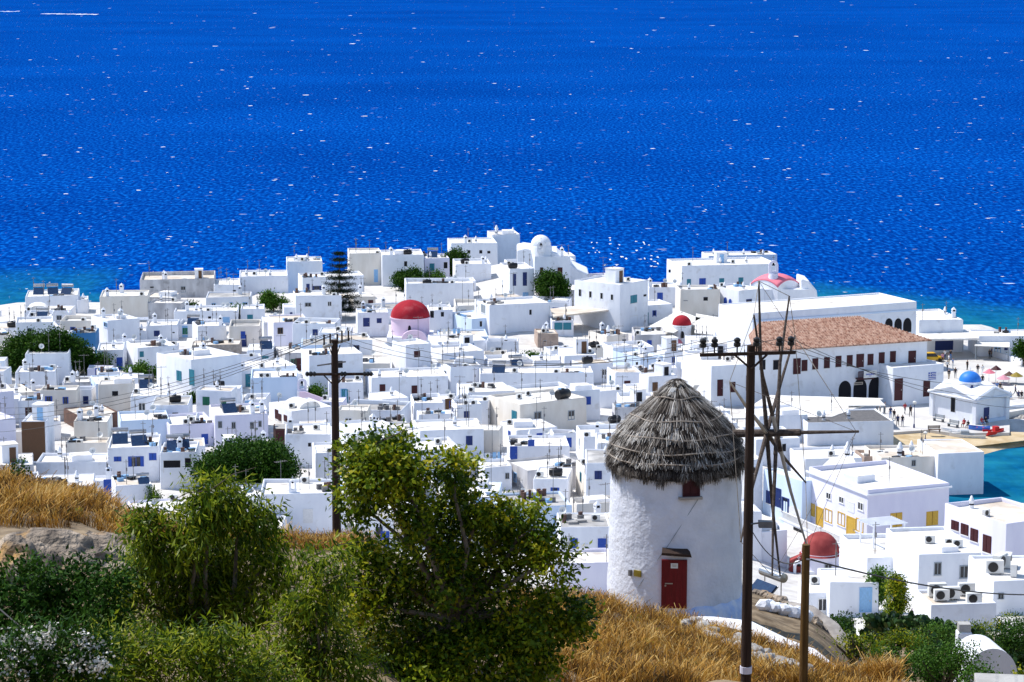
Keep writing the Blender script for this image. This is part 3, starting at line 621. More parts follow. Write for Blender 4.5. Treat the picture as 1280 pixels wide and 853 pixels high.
A('largest white hotel block with blue door on its upper floor', 851, 974, 331, 366, 11, 12, group=G, wins=[('F', 861, 354, 5, 10, 'st'), ('F', 878, 354, 8, 12, 'sb'), ('F', 902, 353, 6, 10, 'st'), ('F', 926, 352, 6, 10, 'st'), ('F', 837, 339, 3, 4, 'hd')], extras=[('pot', .75, .4), ('ac', .6, .4), ('hut', .5, .6)])
A('plain lower storey wing with one dark window under the hotel block', 850, 900, 362, 398, 6, 5, wall='cream', group=G, wins=[('F', 882, 376, 6, 10, 'hd'), ('F', 857, 378, 6, 5, 'hd')])
A('penthouse block with rooftop pots crowning the hotel', 885, 972, 319, 336, 7, 8, group=G, extras=[('pot', .55, .3), ('pot', .1, .5), ('ac', .3, .4)], prot=False)
A('white house with arched blue windows on the flank by the hotel', 922, 956, 362, 398, 9, 34, group=G, wins=[('L', 907, 376, 5, 10, 'ab'), ('L', 913, 378, 5, 10, 'ab'), ('F', 936, 382, 7, 16, 'gn')])
A('cream house with three roof cowls facing the white awnings', 758, 786, 419, 435, 7, 25, wall='cream', group=G, wins=[('F', 780, 428, 5, 8, 'hd')], extras=[('pot', .3, .3, 1.3), ('clutter', .6, .5)])
A('reddish tan stone hut with tiny dark doorway', 672, 698, 417, 435, 5, 6, wall='tan', roof='roofbeige', ph=.15, group=G, wins=[('F', 681, 429, 4, 7, 'hd')], extras=[('ac', .3, .3)])
A('white kiosk fronted by turquoise glass panels', 690, 717, 401, 421, 5, 5, group=G, wins=[('F', 698, 408, 10, 9, 'pt'), ('F', 709, 408, 10, 9, 'pt')])
A('white house with two dark red shuttered windows and wall unit', 465, 560, 471, 501, 8, 10, group=G, wins=[('F', 478, 485, 7, 9, 'sr'), ('F', 518, 487, 7, 10, 'sr')], extras=[('pot', .4, .3), ('mast', .85, .4)])
A('plain shaded block attached to the small bell gable', 314, 372, 472, 503, 8, 5, wall='paleblue', group=G, extras=[('ac', .2, .2), ('ac', .35, .2)])
A('white house with gleaming stepped roof and red flank windows', 366, 415, 511, 531, 8, 30, group=G, ph=.1, wins=[('L', 346, 518, 4, 12, 'sr'), ('L', 350, 522, 4, 9, 'sr'), ('L', 357, 523, 4, 8, 'sr')], extras=[('vault', .5, .4)])
A('dark red timber lean-to between white houses', 342, 366, 536, 556, 4, 5, wall='brown', roof='roofgrey', ph=.05, group=G, wins=[('F', 350, 545, 10, 14, 'pr')])
A('white house with single small black window above the spreading tree', 357, 414, 543, 584, 8, 5, group=G, wins=[('F', 387, 556, 4, 5, 'hd')])
A('lavender house with three shaded windows above the spreading tree', 270, 335, 519, 558, 9, 12, wall='lavender', group=G, wins=[('F', 275, 531, 5, 9, 'gw'), ('F', 292, 532, 5, 9, 'gw'), ('F', 315, 532, 5, 9, 'gw'), ('F', 325, 530, 4, 8, 'gw')], extras=[('solar', .3, .5), ('clutter', .7, .5), ('ac', .6, .5)])
A('lilac low house with royal blue door', 214, 268, 530, 558, 8, 18, wall='lavender', group=G, wins=[('F', 256, 549, 8, 13, 'db'), ('F', 238, 547, 7, 4, 'hd')], extras=[('ac', .4, .2), ('ac', .6, .4)])
A('pale blue rendered house with purple-tinted gable', 152, 212, 525, 556, 7, 12, wall='paleblue', group=G, extras=[('mast', .3, .4)])
A('dark brown clad house with flat pale roof', 101, 148, 518, 536, 7, 28, wall='brown', roof='roofbeige', ph=.15, group=G, wins=[('F', 121, 524, 6, 4, 'gw')], extras=[('ac', .05, .2), ('ac', .75, .7)])
A('weathered beige house covered with pipes', 93, 135, 527, 556, 6, 3, wall='cream', group=G, wins=[('F', 128, 545, 4, 8, 'hd')], extras=[('clutter', .5, .4)])
A('pinkish beige blank house below the piped beige house', 83, 134, 554, 577, 4, 3, wall='cream', roof='roofbeige', group=G)
A('white house screened by a rusty brown timber panel', 29, 60, 526, 580, 6, 2, group=G, wins=[('F', 42, 552, 28, 50, 'po')], extras=[('hut', .8, .5)])
A('white house with royal blue shutters and balcony terrace', 136, 199, 559, 602, 8, 6, group=G, wins=[('F', 147, 574, 9, 6, 'sb'), ('F', 170, 577, 19, 13, 'ob'), ('F', 191, 571, 9, 9, 'sb')], extras=[('solar', .6, .4), ('solar', .15, .6), ('clutter', .8, .4)])
A('white house with deep shaded porch beside the blue-shuttered house', 201, 246, 566, 612, 7, 4, group=G, wins=[('F', 215, 583, 22, 16, 'hd'), ('F', 235, 580, 8, 16, 'hn')], extras=[('solar', .3, .5), ('solar', .55, .6), ('clutter', .7, .3)])
A('low white row with blank front above the dry grass', 46, 134, 578, 604, 6, 3, group=G, extras=[('step', .6, .5), ('mast', .3, .5)])
A('small white outhouse with sandy roof above the dry grass', 146, 190, 606, 640, 6, 14, roof='roofbeige', group=G, extras=[('solar', .9, .2, .7), ('mast', .3, .3)])
A('slender white tower house right of the spreading tree', 395, 428, 566, 612, 7, 8, group=G, wins=[('F', 411, 600, 6, 5, 'hd')], extras=[('ac', .6, .1)])
A('long white wall house with bell pillar on its parapet', 326, 432, 618, 672, 8, 3, group=G, wins=[('F', 385, 645, 12, 18, 'pd'), ('F', 350, 648, 16, 14, 'pd')])
A('large cream-white house with two barred windows and roof tank', 650, 734, 502, 540, 9, 30, wall='cream', group=G, wins=[('F', 672, 521, 9, 13, 'gw'), ('F', 714, 519, 8, 12, 'gw'), ('L', 643, 520, 6, 13, 'st'), ('L', 606, 514, 6, 15, 'st')], extras=[('tank', .78, .2, 1.4), ('mast', .5, .4)])
A('long blank white terrace with two royal blue hatches', 600, 742, 467, 490, 7, 2, group=G, wins=[('F', 689, 481, 6, 6, 'pb'), ('F', 644, 481, 4, 6, 'hd'), ('F', 738, 481, 4, 5, 'hd')], extras=[('solar', .15, .4), ('ac', .3, .4), ('mast', .6, .5), ('dish', .75, .4)])
A('low white house with tall blue plank door at its corner', 637, 712, 557, 579, 7, 3, group=G, wins=[('F', 642, 567, 9, 18, 'db'), ('F', 664, 554, 8, 8, 'pb')], extras=[('mast', .6, .5)])
A('tiny white roof-house with one dark window among antennas', 606, 640, 584, 613, 5, 10, group=G, wins=[('F', 634, 595, 5, 8, 'gw')], extras=[('line', .3, .6), ('mast', .7, .2)])
A('white house with two bright blue doors beside the windmill', 700, 764, 660, 706, 7, 2, roof='roofgrey', group=G, ph=.1, wins=[('F', 717, 681, 10, 16, 'db'), ('F', 753, 681, 11, 16, 'db'), ('F', 731, 686, 9, 12, 'pd')], extras=[('clutter', .3, .5)])
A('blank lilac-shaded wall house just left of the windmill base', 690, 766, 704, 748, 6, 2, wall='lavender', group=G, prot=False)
A('white house by the windmill roof with small green-grey door', 786, 806, 488, 505, 6, 6, group=G, wins=[('F', 791, 497, 8, 11, 'dw')])
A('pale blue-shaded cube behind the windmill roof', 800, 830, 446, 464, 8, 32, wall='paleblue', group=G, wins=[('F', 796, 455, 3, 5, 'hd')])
A('house with three dark red doors and white balconies behind the power pole', 888, 948, 456, 508, 14, 14, group=G, wins=[('F', 900, 485, 7, 21, 'dr'), ('F', 916, 484, 6, 13, 'sr'), ('F', 936, 479, 7, 19, 'dr')], near=True, extras=[('step', .3, .6), ('clutter', .6, .5), ('pot', .8, .7), ('mast', .2, .5), ('ac', .6, .35), ('hut', .75, .8), ('mast', .9, .2)])
A('white walled roof terrace in front of the tiled hall', 966, 1048, 478, 505, 8, 10, group=G, ph=1.0, prot=False)
A('long low building with dark ribbed roof facing the beach', 1008, 1118, 527, 556, 9, 8, roof='roofdark', ph=.2, group=G, extras=[])
MANSION = C3('mansion with yellow shutters on lavender walls and wide white roof', (1006, 584), (1085, 613), (1187, 603), 9.6, 1.9, wall='lavender', near=True, ph=.5, group=G, wins=[
  ('F', 1120, 650, 14, 18, 'sy'), ('F', 1165, 648, 14, 18, 'sy'), ('L', 1015, 637, 8, 16, 'sy'), ('L', 1025, 646, 9, 24, 'dy'), ('L', 1036, 645, 9, 17, 'gy'), ('L', 1052, 649, 9, 17, 'gy'), ('L', 1064, 660, 11, 28, 'dy'), ('L', 1075, 657, 9, 17, 'gy'),
  ('L', 1036, 620, 6, 8, 'gd'), ('L', 1052, 625, 6, 8, 'gd'), ('L', 1064, 634, 8, 13, 'pd'), ('L', 1076, 633, 7, 10, 'gd')], extras=[('step', .25, .5), ('mast', .5, .3)])
C3('pale blue house with navy doors adjoining the yellow-shuttered mansion', (956, 585), (1003, 602), (1020, 600), 8.2, 2.0, wall='paleblue', near=True, group=G, wins=[('L', 962, 622, 8, 16, 'sn'), ('L', 972, 622, 9, 24, 'dn'), ('L', 982, 632, 9, 20, 'on'), ('L', 993, 640, 16, 14, 'ad')])
A('white boundary block at the harbour with plain sunlit walls', 1171, 1230, 566, 606, 9, 8, near=True, group=G, ph=.15, roof='roofbeige')
A('flat sandy-roofed wing between harbour block and yellow-shuttered mansion', 1100, 1171, 572, 604, 8, 8, wall='cream', roof='roofbeige', group=G, wins=[('F', 1142, 579, 5, 8, 'gw')], extras=[('pot', .4, .2, 1.5), ('dish', .65, .2), ('clutter', .5, .1)])
A('small peeling cream block with brown patch on the mansion roof side', 1079, 1117, 570, 596, 4, 10, wall='tan', group=G)
A('white pavilion with low domes behind the mansion', 1005, 1078, 574, 604, 8, 8, group=G, extras=[('pot', .85, .2, 1.3), ('pot', .95, .5, 1.3)])
C3('lavender-shaded house with dark red windows at the harbour edge', (1183, 629), (1258, 654), (1330, 644), 12, 4, wall='lavender', near=True, ph=.5, roof='roofbeige', group=G, wins=[('L', 1194, 657, 9, 12, 'sr'), ('L', 1206, 662, 9, 14, 'sr'), ('L', 1218, 669, 9, 16, 'sr'), ('L', 1234, 680, 10, 22, 'sr')], extras=[('ac', .15, .5), ('pot', .3, .9)])
A('small white house with green shutter beside the air conditioner roof', 1262, 1330, 655, 720, 6, 8, near=True, group=G, wins=[('F', 1268, 664, 5, 9, 'sg')])
hero = A('white house with two small-paned windows and tall corner chimney', 1146, 1226, 693, 752, 10, 8, near=True, ph=.25, group=G, wins=[('F', 1172, 711, 9, 17, 'gw'), ('F', 1205, 715, 11, 17, 'gw')], extras=[('ac', .45, .5), ('ac', .75, .35), ('ac', .87, .3), ('step', .6, .2, .6)])
A('stepped white wing of the chimney house with parapet stairs', 1082, 1146, 697, 748, 9, 8, near=True, group=G, ph=.4, extras=[('pergola', .78, .75), ('mast', .3, .3), ('pot', .9, .1)])
A('low white terrace house carrying wall-mounted air conditioners', 1162, 1246, 756, 788, 4, 6, near=True, group=G, ph=.2, roof='roofbeige', extras=[('ac', .2, .4, 1.1, 0), ('ac', .2, .75, 1.3, 0), ('ac', .42, .5, 1.2, 0), ('ac', .8, .8, 1.2, 0), ('ac', .75, .05, 1.1, 0)])
A('flat-roofed white house with cluster of big air conditioners', 1240, 1330, 724, 770, 7, 4, near=True, group=G, ph=.2, wins=[('F', 1251, 745, 7, 8, 'gw')], extras=[('ac', .04, .3, 1.4), ('ac', .22, .5, 1.6, .9), ('ac', .34, .2, 1.3, 1.3), ('ac', .4, .6, 1.4, 1.2)])
A('white shed with pale blue door and reed canopy', 1036, 1098, 728, 772, 5, 5, near=True, group=G, ph=.15, wins=[('F', 1082, 750, 15, 32, 'dl')], extras=[('mast', .2, .6)])
A('glazed white porch with olive window beside the pale blue door', 1008, 1051, 740, 773, 4, 4, near=True, group=G, ph=.1, wins=[('F', 1028, 756, 11, 17, 'gd'), ('F', 1041, 757, 10, 16, 'gy')], extras=[('ac', .4, .8, 1, 0)])
A('white house with shaded yard left of the rust-domed church', 948, 984, 664, 706, 8, 14, near=True, group=G, extras=[('step', .5, .4)])
A('blank white house behind the windmill wheel spokes', 944, 1000, 548, 585, 8, 10, near=True, group=G, wins=[('F', 980, 560, 5, 11, 'hd')], extras=[('clutter', .4, .4)])
A('narrow grey-white house between windmill and pale blue house', 930, 953, 575, 640, 8, 12, group=G, wins=[('F', 941, 588, 6, 8, 'hd')], extras=[('ac', .5, .3)])
A('white house with low roofs below the tiled hall terrace', 948, 1010, 520, 552, 8, 10, group=G, extras=[('step', .7, .3)])
A('white house with grey sunken roof left of the windmill wheel', 926, 952, 640, 700, 7, 8, group=G)
# waterfront beyond the hall
A('cubic white port office with flat roof beyond the tiled hall', 1147, 1204, 400, 442, 12, 10, group=G, ph=.2, wins=[('F', 1180, 432, 22, 12, 'pn')])
A('long white harbour shop facing the sea at the quay', 1222, 1330, 420, 446, 7, 4, group=G, ph=.2, wins=[('F', 1232, 437, 4, 8, 'hd'), ('F', 1258, 434, 5, 8, 'pn'), ('F', 1247, 438, 8, 8, 'gl')], extras=[('mast', .5, .3)])
# ------------------------------------------------------------------ landmarks
def dome_prof(r, k=1.0, n=10, z0=0): return [(r * math.cos(math.pi / 2 * i / n), z0 + r * k * math.sin(math.pi / 2 * i / n)) for i in range(n)] + [(.02, z0 + r * k)]
def cross(m, x, y, z, s=.5, mi=0): m.box(x - .05 * s, x + .05 * s, y - .05 * s, y + .05 * s, z, z + 1.6 * s, mi); m.box(x - .4 * s, x + .4 * s, y - .05 * s, y + .05 * s, z + .9 * s, z + 1.02 * s, mi)
def ground_at(px, py, z=3.0):
    return ground_hit(px, py)
def guard(px0, px1, y0, y1, p, r):
    PROT.append((px0, px1, y0, y1, p[1])); FOOT.append([(p[0] - r, p[1] - r), (p[0] + r, p[1] - r), (p[0] + r, p[1] + r), (p[0] - r, p[1] + r)])
def bell_gable(parent, x, y, z, w, h, m1='white', name='bell_gable', rz=0):
    m = MB(); t = .25
    P = lambda r, n=12: [(r * math.cos(math.pi * i / n), r * math.sin(math.pi * i / n)) for i in range(n + 1)]
    hz = h * .55; m.box(-w / 2, -w * .26, -t, t, 0, hz); m.box(w * .26, w / 2, -t, t, 0, hz); m.box(-w * .26, w * .26, -t, t, 0, h * .2)
    o = [(x_, hz + z_) for x_, z_ in P(w / 2)]; i_ = [(x_ * .52, hz + z_ * .52) for x_, z_ in o and P(w / 2)]
    for k in range(12):
        q = [o[k], o[k + 1], i_[k + 1], i_[k]]; m.xprism(q, -t, t)
    b = m.build(name, m1, parent, loc=(x, y, z), rz=rz)
    m = MB(); m.lathe([(.16 * w, 0), (.13 * w, .04 * h), (.09 * w, .2 * h), (.03 * w, .24 * h)], 10); m.build('bell', 'dark', b, True, loc=(0, 0, hz - .02 * h))
    m = MB(); cross(m, 0, 0, hz + w / 2 - .02, w * .35); m.build('cross', 'aerial' if m1 != 'white' else 'white', b); return b
def domed(label, px, yb, rp, y_top, y_spring, y_drum, dome, drum, kk=1.0, body=None, nm='domed_church', cat='church'):
    p = ground_at(px, yb); s = ppm(p); r = rp / s; zt = lambda y: at_d(px, y, p.y).z - p.z
    root = thing(nm, label, cat, tuple(p)); zs = zt(y_spring); zd = zt(y_drum)
    m = MB(); m.lathe(dome_prof(r, (zt(y_top) - zs) / r), 32); m.build('dome', dome, root, True, loc=(0, 0, zs))
    m = MB(); m.lathe([(r * .98, zd - .6), (r * .98, zs - .15), (r * 1.04, zs - .15), (r * 1.04, zs + .02), (r * .9, zs + .04)], 32); m.build('drum', drum, root, True)
    m = MB(); cross(m, 0, 0, zt(y_top) - .05, .5); m.build('cross', 'aerial', root)
    guard(px - rp, px + rp, y_top, y_drum, p, r); return root, p, s, r, zs, zd
# big red dome
root, p, s, r, zs, zd = domed('round church with big crimson dome on a pink-shaded drum', 513, 430, 24.5, 375, 396, 414, 'domered', 'pink')
m = MB(); m.box(-r * 1.15, r * 1.15, -r * 1.1, r * 1.2, -3, zd - .5); m.build('wall', 'white', root)
m = MB(); P = [(r * .62 * math.cos(math.pi * i / 12), r * .42 * math.sin(math.pi * i / 12)) for i in range(13)]; m.xprism([(r * .62, -1)] + P + [(-r * .62, -1)], -r * 1.3, -r * .7); m.build('apse_vault', 'pink', root, True, loc=(r * .25, 0, zd - .6))
put = umesh('arch', 'dark')[1]; link('window', put, root, (0, -r * .97, zd + .9), 0, (.5, 1, 1.1))
# small red dome chapel
root, p, s, r, zs, zd = domed('little chapel with red dome among white awnings', 852, 428, 12, 394, 406, 421, 'domered', 'white')
m = MB(); m.box(-r * 1.1, r * 1.1, -r * 1.1, r * 1.1, -2, zd - .4); m.build('wall', 'white', root); link('window', umesh('arch', 'dark')[1], root, (0, -r * .99, zd + .6), 0, (.6, 1, 1.2))
m = MB(); m.lathe(dome_prof(r * .55, .8), 16); m.build('apse_dome', 'domepink', root, True, loc=(-r * .5, -r * 1.0, zd - .9))
# rust dome church near
root, p, s, r, zs, zd = domed('rust-domed church with lavender drum beside the yellow-shuttered mansion', 1025, 716, 23.5, 665, 690, 706, 'domerust', 'lavender')
m = MB(); m.box(-r * 1.05, r * 1.5, -r * .9, r * 1.0, -3, zd - .3); m.build('wall', 'white', root)
m = MB(); m.lathe([(r * 1.12, zs - .2), (r * .98, zs + .1)], 32, cap=False); m.build('dome_skirt', 'domepink' if 0 else 'domerust', root, True)
m = MB(); m.add([(-r * 1.75, -.6, -2), (-r * .8, -.6, -2), (-r * .8, .6, -2), (-r * 1.75, .6, -2), (-r * 1.6, -.5, zd + .6), (-r * .9, -.5, zs - .2), (-r * .9, .5, zs - .2), (-r * 1.6, .5, zd + .6)], [(0, 1, 5, 4), (1, 2, 6, 5), (2, 3, 7, 6), (3, 0, 4, 7), (4, 5, 6, 7)]); m.build('buttress', 'domerust', root)
bell_gable(root, -r * 1.2, -1.0, zd - 1.2, 1.1, 2.4); link('window', umesh('hole', 'dark')[1] if 0 else umesh('glass', 'wgrey')[1], root, (r * .3, -r * .985, zd + .2), 0, (.8, 1, .7))
# white sea-front church with bell wall (old quarter)
p = at_z(676, 356, 6.5); s = ppm(p); root = thing('white_church', 'lumpy white church with blank dome crowning the old quarter by the sea', 'church', tuple(p))
zt = lambda y: at_d(676, y, p.y).z - p.z
m = MB(); m.lathe([(15 / s, -4), (14 / s, zt(309)), (12 / s, zt(306))] + dome_prof(12.5 / s, .98, 10, zt(306)), 28); m.build('dome', 'white', root, True)
bell_gable(root, 0, -14 / s - .2, zt(313), 10 / s, 15 / s)
m = MB(); m.xprism([(-30 / s, -4), (62 / s, -4), (60 / s, zt(342)), (40 / s, zt(333)), (20 / s, zt(316)), (-20 / s, zt(310)), (-30 / s, zt(312))], -1.0, 9); m.build('wall', 'white', root, bevel=.3)
guard(630, 735, 290, 340, p, 5)
# small chapel bell on the house (314-378)
p = ground_at(378, 505); s = ppm(p); root = thing('bell_chapel', 'tiny chapel with lavender bell gable and pink side stair wall', 'chapel', (p.x, p.y - .6, p.z)); zt = lambda y: at_d(378, y, p.y).z - p.z
m = MB(); m.box(-6 / s, 6 / s, -.2, 5, -3, zt(489)); m.build('wall', 'white', root); bell_gable(root, 0, .3, zt(490), 11.5 / s, 21 / s, 'lavender')
m = MB(); m.xprism([(-.3, -3), (7.2, -3), (7.2, zt(508)), (.6, zt(488)), (-.3, zt(488))], -.8, -.5); m.build('stair_wall', 'pink', root); guard(370, 405, 470, 500, p, 2)
# pillar bell on long white wall
p = ground_at(366, 680); root = thing('bell_pillar', 'white bell pillar standing on the long white wall', 'bell pillar', tuple(at_d(366, 619, ground_at(366, 672).y + 1.2))); s = ppm(root.location); m = MB(); m.box(-9 / s, 9 / s, -.5, .5, -2.5, .3); m.build('base', 'white', root); bell_gable(root, 0, 0, .3, 9 / s, 22 / s)
# pink roofed church with belfry
p = at_z(969, 388, 4); s = ppm(p); root = thing('pink_roofed_church', 'church with scalloped pink roof and lilac belfry by the sea', 'church', tuple(p)); zt = lambda y: at_d(969, y, p.y).z - p.z
m = MB(); m.box(-26 / s, 42 / s, 0, 9, -3, zt(362)); m.build('wall', 'white', root)
def scallop(x0, x1, z0, z1, mi=0):
    mb = MB(); N = 12
    for j, yy in enumerate((-.3, 4.5, 9.3)): pass
    vs = []; 
    for k, yy in enumerate((-.3, 4.5, 9.3)):
        for i in range(N + 1):
            t = i / N; hump = abs(math.sin(t * math.pi * 2)) * .9; zz = z0 + (z1 - z0) * math.sin(math.pi * t) ** .7 * (.55 if k != 1 else 1) + hump * (.5 if k != 1 else .2); vs.append((x0 + (x1 - x0) * t, yy, zz))
    fs = [(k * (N + 1) + i, k * (N + 1) + i + 1, (k + 1) * (N + 1) + i + 1, (k + 1) * (N + 1) + i) for k in range(2) for i in range(N)]; mb.add(vs, fs); return mb
a_ = 21.5 / s; c_ = a_ * 2 ** .5; h_ = 13.5 / s; Rv = (c_ * c_ + h_ * h_) / (2 * h_); zc = zt(359); N = 14; fz = lambda x, y: math.sqrt(Rv * Rv - x * x - y * y) - (Rv - h_); q45 = lambda x, y: ((x - y) * .7071 + 2 / s, (x + y) * .7071 + 3.5)
m = MB(); G_ = [(-a_ + 2 * a_ * i / N) for i in range(N + 1)]; m.add([(*q45(x * 1.03, y * 1.03), zc + fz(x, y) + .12) for y in G_ for x in G_], [(j * (N + 1) + i, j * (N + 1) + i + 1, (j + 1) * (N + 1) + i + 1, (j + 1) * (N + 1) + i) for j in range(N) for i in range(N)]); rf = m.build('roof', 'domepink', root, True); k_ = rf.modifiers.new('solid', 'SOLIDIFY'); k_.thickness = .25
m = MB()
for sx, sy in ((0, -1), (-1, 0), (0, 1), (1, 0)):
    P_ = [(g * (1 if sx == 0 else 0) + sx * a_, g * (1 if sy == 0 else 0) + sy * a_) for g in G_]; n_ = len(P_)
    m.add([(*q45(*p_), -3) for p_ in P_] + [(*q45(*p_), zc + fz(*p_)) for p_ in P_], [(i, i + 1, n_ + i + 1, n_ + i) for i in range(n_ - 1)])
m.build('lunette_wall', 'white', root)
m = MB(); m.xprism([(32 / s, -3), (58 / s, -3), (52 / s, zt(364)), (42 / s, zt(352)), (32 / s, zt(349))], .5, 8); m.build('side_dome', 'white', root, bevel=.3)
m = MB(); m.lathe([(9 / s, 0), (6.5 / s, 8 / s), (5.5 / s, 14 / s)], 16); t = m.build('belfry_base', 'lavender', root, True, loc=(-2 / s, 1.5, zt(357))); bell_gable(root, -2 / s, 1.5, zt(344), 12 / s, 20 / s, 'lavender'); guard(940, 1015, 320, 375, p, 5)
# long flat civic building with arched windows
hall2 = C3('long flat-roofed civic block with arched dark windows behind the tiled hall', (900, 379), (941, 391), (1146, 377), 12.4, 3, ph=.25, group=None, near=True, wins=[('F', 1111, 405, 9, 14, 'ak'), ('F', 1122.5, 405.5, 9, 15, 'ak'), ('F', 1134, 406.5, 10, 18, 'ak')], cat='civic building', name='civic_building')
m = MB(); m.box(-hall2.w / 2 - .15, hall2.w / 2 + .15, -.18, 0, hall2.h - 1.5, hall2.h - 1.25); m.build('cornice', 'paleblue', hall2.root)
# tiled hall
pl = at_z(944, 438, 10.6); pr = at_z(1159, 424, 10.6); dv = (pr - pl); yaw = math.atan2(dv.y, dv.x); w = dv.xy.length; mid = (pl + pr) / 2
hs = H(); hs.w = w; hs.dep = 13.5; hs.h = 9.1; hs.ph = .3; loc = (mid.x, mid.y, 1.5)
hs.root = thing('tiled_hall', 'long white hall with terracotta hipped roof and ground floor arcade', 'hall', loc, yaw); hs.M = Matrix.Translation(loc) @ Matrix.Rotation(yaw, 4, 'Z')
m = MB(); m.prism([(-w / 2, 0), (w / 2, 0), (w / 2, 13.5), (-w / 2 + 6, 13.5)], -1, 9.1); m.build('wall', 'white', hs.root)
e = .5; m = MB(); x0, x1 = -w / 2 - e, w / 2 + e; vs = [(x0, -e, 9.0), (x1, -e, 9.0), (x1, 14, 9.0), (x0 + 6.4, 14, 9.0), (x0 + 4.6, 6.75, 12.1), (x1 - 8.5, 6.75, 12.1), (x0, -e, 8.85), (x1, -e, 8.85), (x1, 14, 8.85), (x0 + 6.4, 14, 8.85)]
m.add(vs, [(0, 1, 5, 4), (1, 2, 5), (2, 3, 4, 5), (3, 0, 4), (0, 6, 7, 1), (1, 7, 8, 2), (2, 8, 9, 3), (3, 9, 6, 0), (9, 8, 7, 6)]); rf = m.build('roof', 'terracotta', hs.root)
m = MB()   # rows of barrel tiles
nx = int((x1 - x0) / .42)
for i in range(nx):
    x = x0 + .2 + i * .42; t1 = min(1, max(0, (x - x0) / 4.6)); t2 = min(1, max(0, (x1 - x) / 8.5)); t = min(t1, t2)
    if t > .04: m.tube([(x, -e - .02, 9.02), (x, -e + t * (6.75 + e), 9.02 + 3.1 * t)], .10, 5)
m.build('tile_ridges', 'terracotta', rf)
for px, py, wd, ht, st in ((953, 456, 8, 13, 'hr'), (970, 456, 8, 13, 'hr'), (996, 458, 9, 20, 'dr'), (1005.5, 457, 7, 14, 'sr'), (1019, 455, 7, 14, 'sr'), (1033.5, 453.5, 7, 14, 'sr'), (1048, 452, 7, 14, 'sr'), (1062, 451, 7, 14, 'sr'), (1075, 451, 9, 17, 'dr'), (1088, 449.5, 7, 14, 'sr'), (1102, 447.5, 7, 14, 'sr'), (1116, 446, 7, 14, 'sr'), (1140, 447.5, 9, 18, 'dr')): win_px(hs, 'F', px, py, wd, ht, st)
for px, py, wd, ht in ((1056, 487, 15, 22), (1075, 486, 16, 26), (1094.5, 486, 17, 30), (1110, 488, 9, 26)):
    o = win_px(hs, 'F', px, py, wd, ht, 'ak', name='arch_opening')
q = face_hit(hs, 'F', 1079, 466); s = ppm(hs.M @ q); m = MB(); m.box(-11 / s, 11 / s, -1.0, 0, -.9, -.7); 
for i in range(15): m.box(-11 / s + i * 22 / s / 14 - .04, -11 / s + i * 22 / s / 14 + .04, -1.0, -.92, -.7, .3)
m.box(-11 / s, 11 / s, -1.02, -.9, .3, .4); bal = m.build('balcony', 'wred', hs.root, loc=(q.x, 0, q.z))
m = MB(); m.box(-1.1, 1.1, -.06, 0, -.55, .55); bn = m.build('banner', 'plastic', bal, loc=(.6, -1.06, -.1))
m = MB(); g_ = random.Random(4); x = -.75
while x < .75: ww = g_.uniform(.05, .16); m.box(x, x + ww, -.075, -.06, -.12 + g_.uniform(0, .05), .16 - g_.uniform(0, .1)); x += ww + .04
m.box(-.3, .2, -.075, -.06, -.3, -.22); m.build('banner_print', 'flagblue', bn)
m = MB(); m.box(-.75, .75, -.08, 0, -.2, .2, 0); 
for i in range(8): m.box(-.6 + i * .16, -.5 + i * .16, -.1, -.08, -.1, .1, 1)
m.build('name_plate', ['roofbeige', 'dark'], hs.root, loc=(q.x - .8, 0, q.z - 1.6)); reg(hs)
# annex of the hall with flag
an = A('square white annex with painted flag and red door beside the arcade', 1113, 1181, 457, 506, 9, 22, group=None, ph=.3, near=True, wins=[('F', 1158, 486, 8, 20, 'dr'), ('F', 1123, 487, 10, 28, 'dr')], cat='annex', name='hall_annex')
q = face_hit(an, 'F', 1165, 470); s = ppm(an.M @ q); fw = 11 / s; m = MB(); m.box(-fw / 2, fw / 2, -.05, 0, -.55, .55, 0)
for i in range(5): m.box(-fw / 2 if i > 2 else -fw * .08, fw / 2, -.07, -.05, .55 - i * .244 - .122, .55 - i * .244, 1)
m.box(-fw / 2, -fw * .08, -.07, -.05, -.06, .55, 1); m.box(-fw * .33, -fw * .25, -.09, -.07, -.06, .55, 0); m.box(-fw / 2, -fw * .08, -.09, -.07, .2, .3, 0)
o = m.build('flag', ['plastic', 'flagblue'], None, loc=tuple(an.M @ Vector((q.x, -.02, q.z))), rz=R(22)); tag(o, 'blue and white striped cross flag mounted on the annex wall', 'flag')
# harbour chapel with blue dome
pc = at_z(1219, 531, 1.5); s = ppm(pc); yaw = R(38); root = thing('blue_domed_chapel', 'white pedimented chapel with bright blue dome on the quay', 'chapel', (pc.x, pc.y, 1.5), yaw)
Wl, Wr = 8.2, 6.6     # left face length, right face width ; local: near corner at origin, +x along right face, +y along left face going back
hh = (at_d(1219, 499, pc.y).z - 1.5); hw = hh
m = MB(); m.box(0, Wr, 0, Wl, -1, hw); m.build('wall', 'white', root)
m = MB()
for (x, y) in ((0, 0), (Wr, 0), (0, Wl), (Wr, Wl)): m = MB(); m.box(x - .35, x + .35, y - .35, y + .35, -1, hw - .3); m.build('corner_pilaster', 'white', root)
m = MB(); pk = 1.35
m.add([(-.4, -.4, hw - .1), (Wr + .4, -.4, hw - .1), (Wr / 2, -.4, hw + pk), (-.4, Wl + .4, hw - .1), (Wr + .4, Wl + .4, hw - .1), (Wr / 2, Wl + .4, hw + pk)], [(0, 1, 2), (3, 5, 4), (0, 2, 5, 3), (1, 4, 5, 2), (0, 3, 4, 1)])
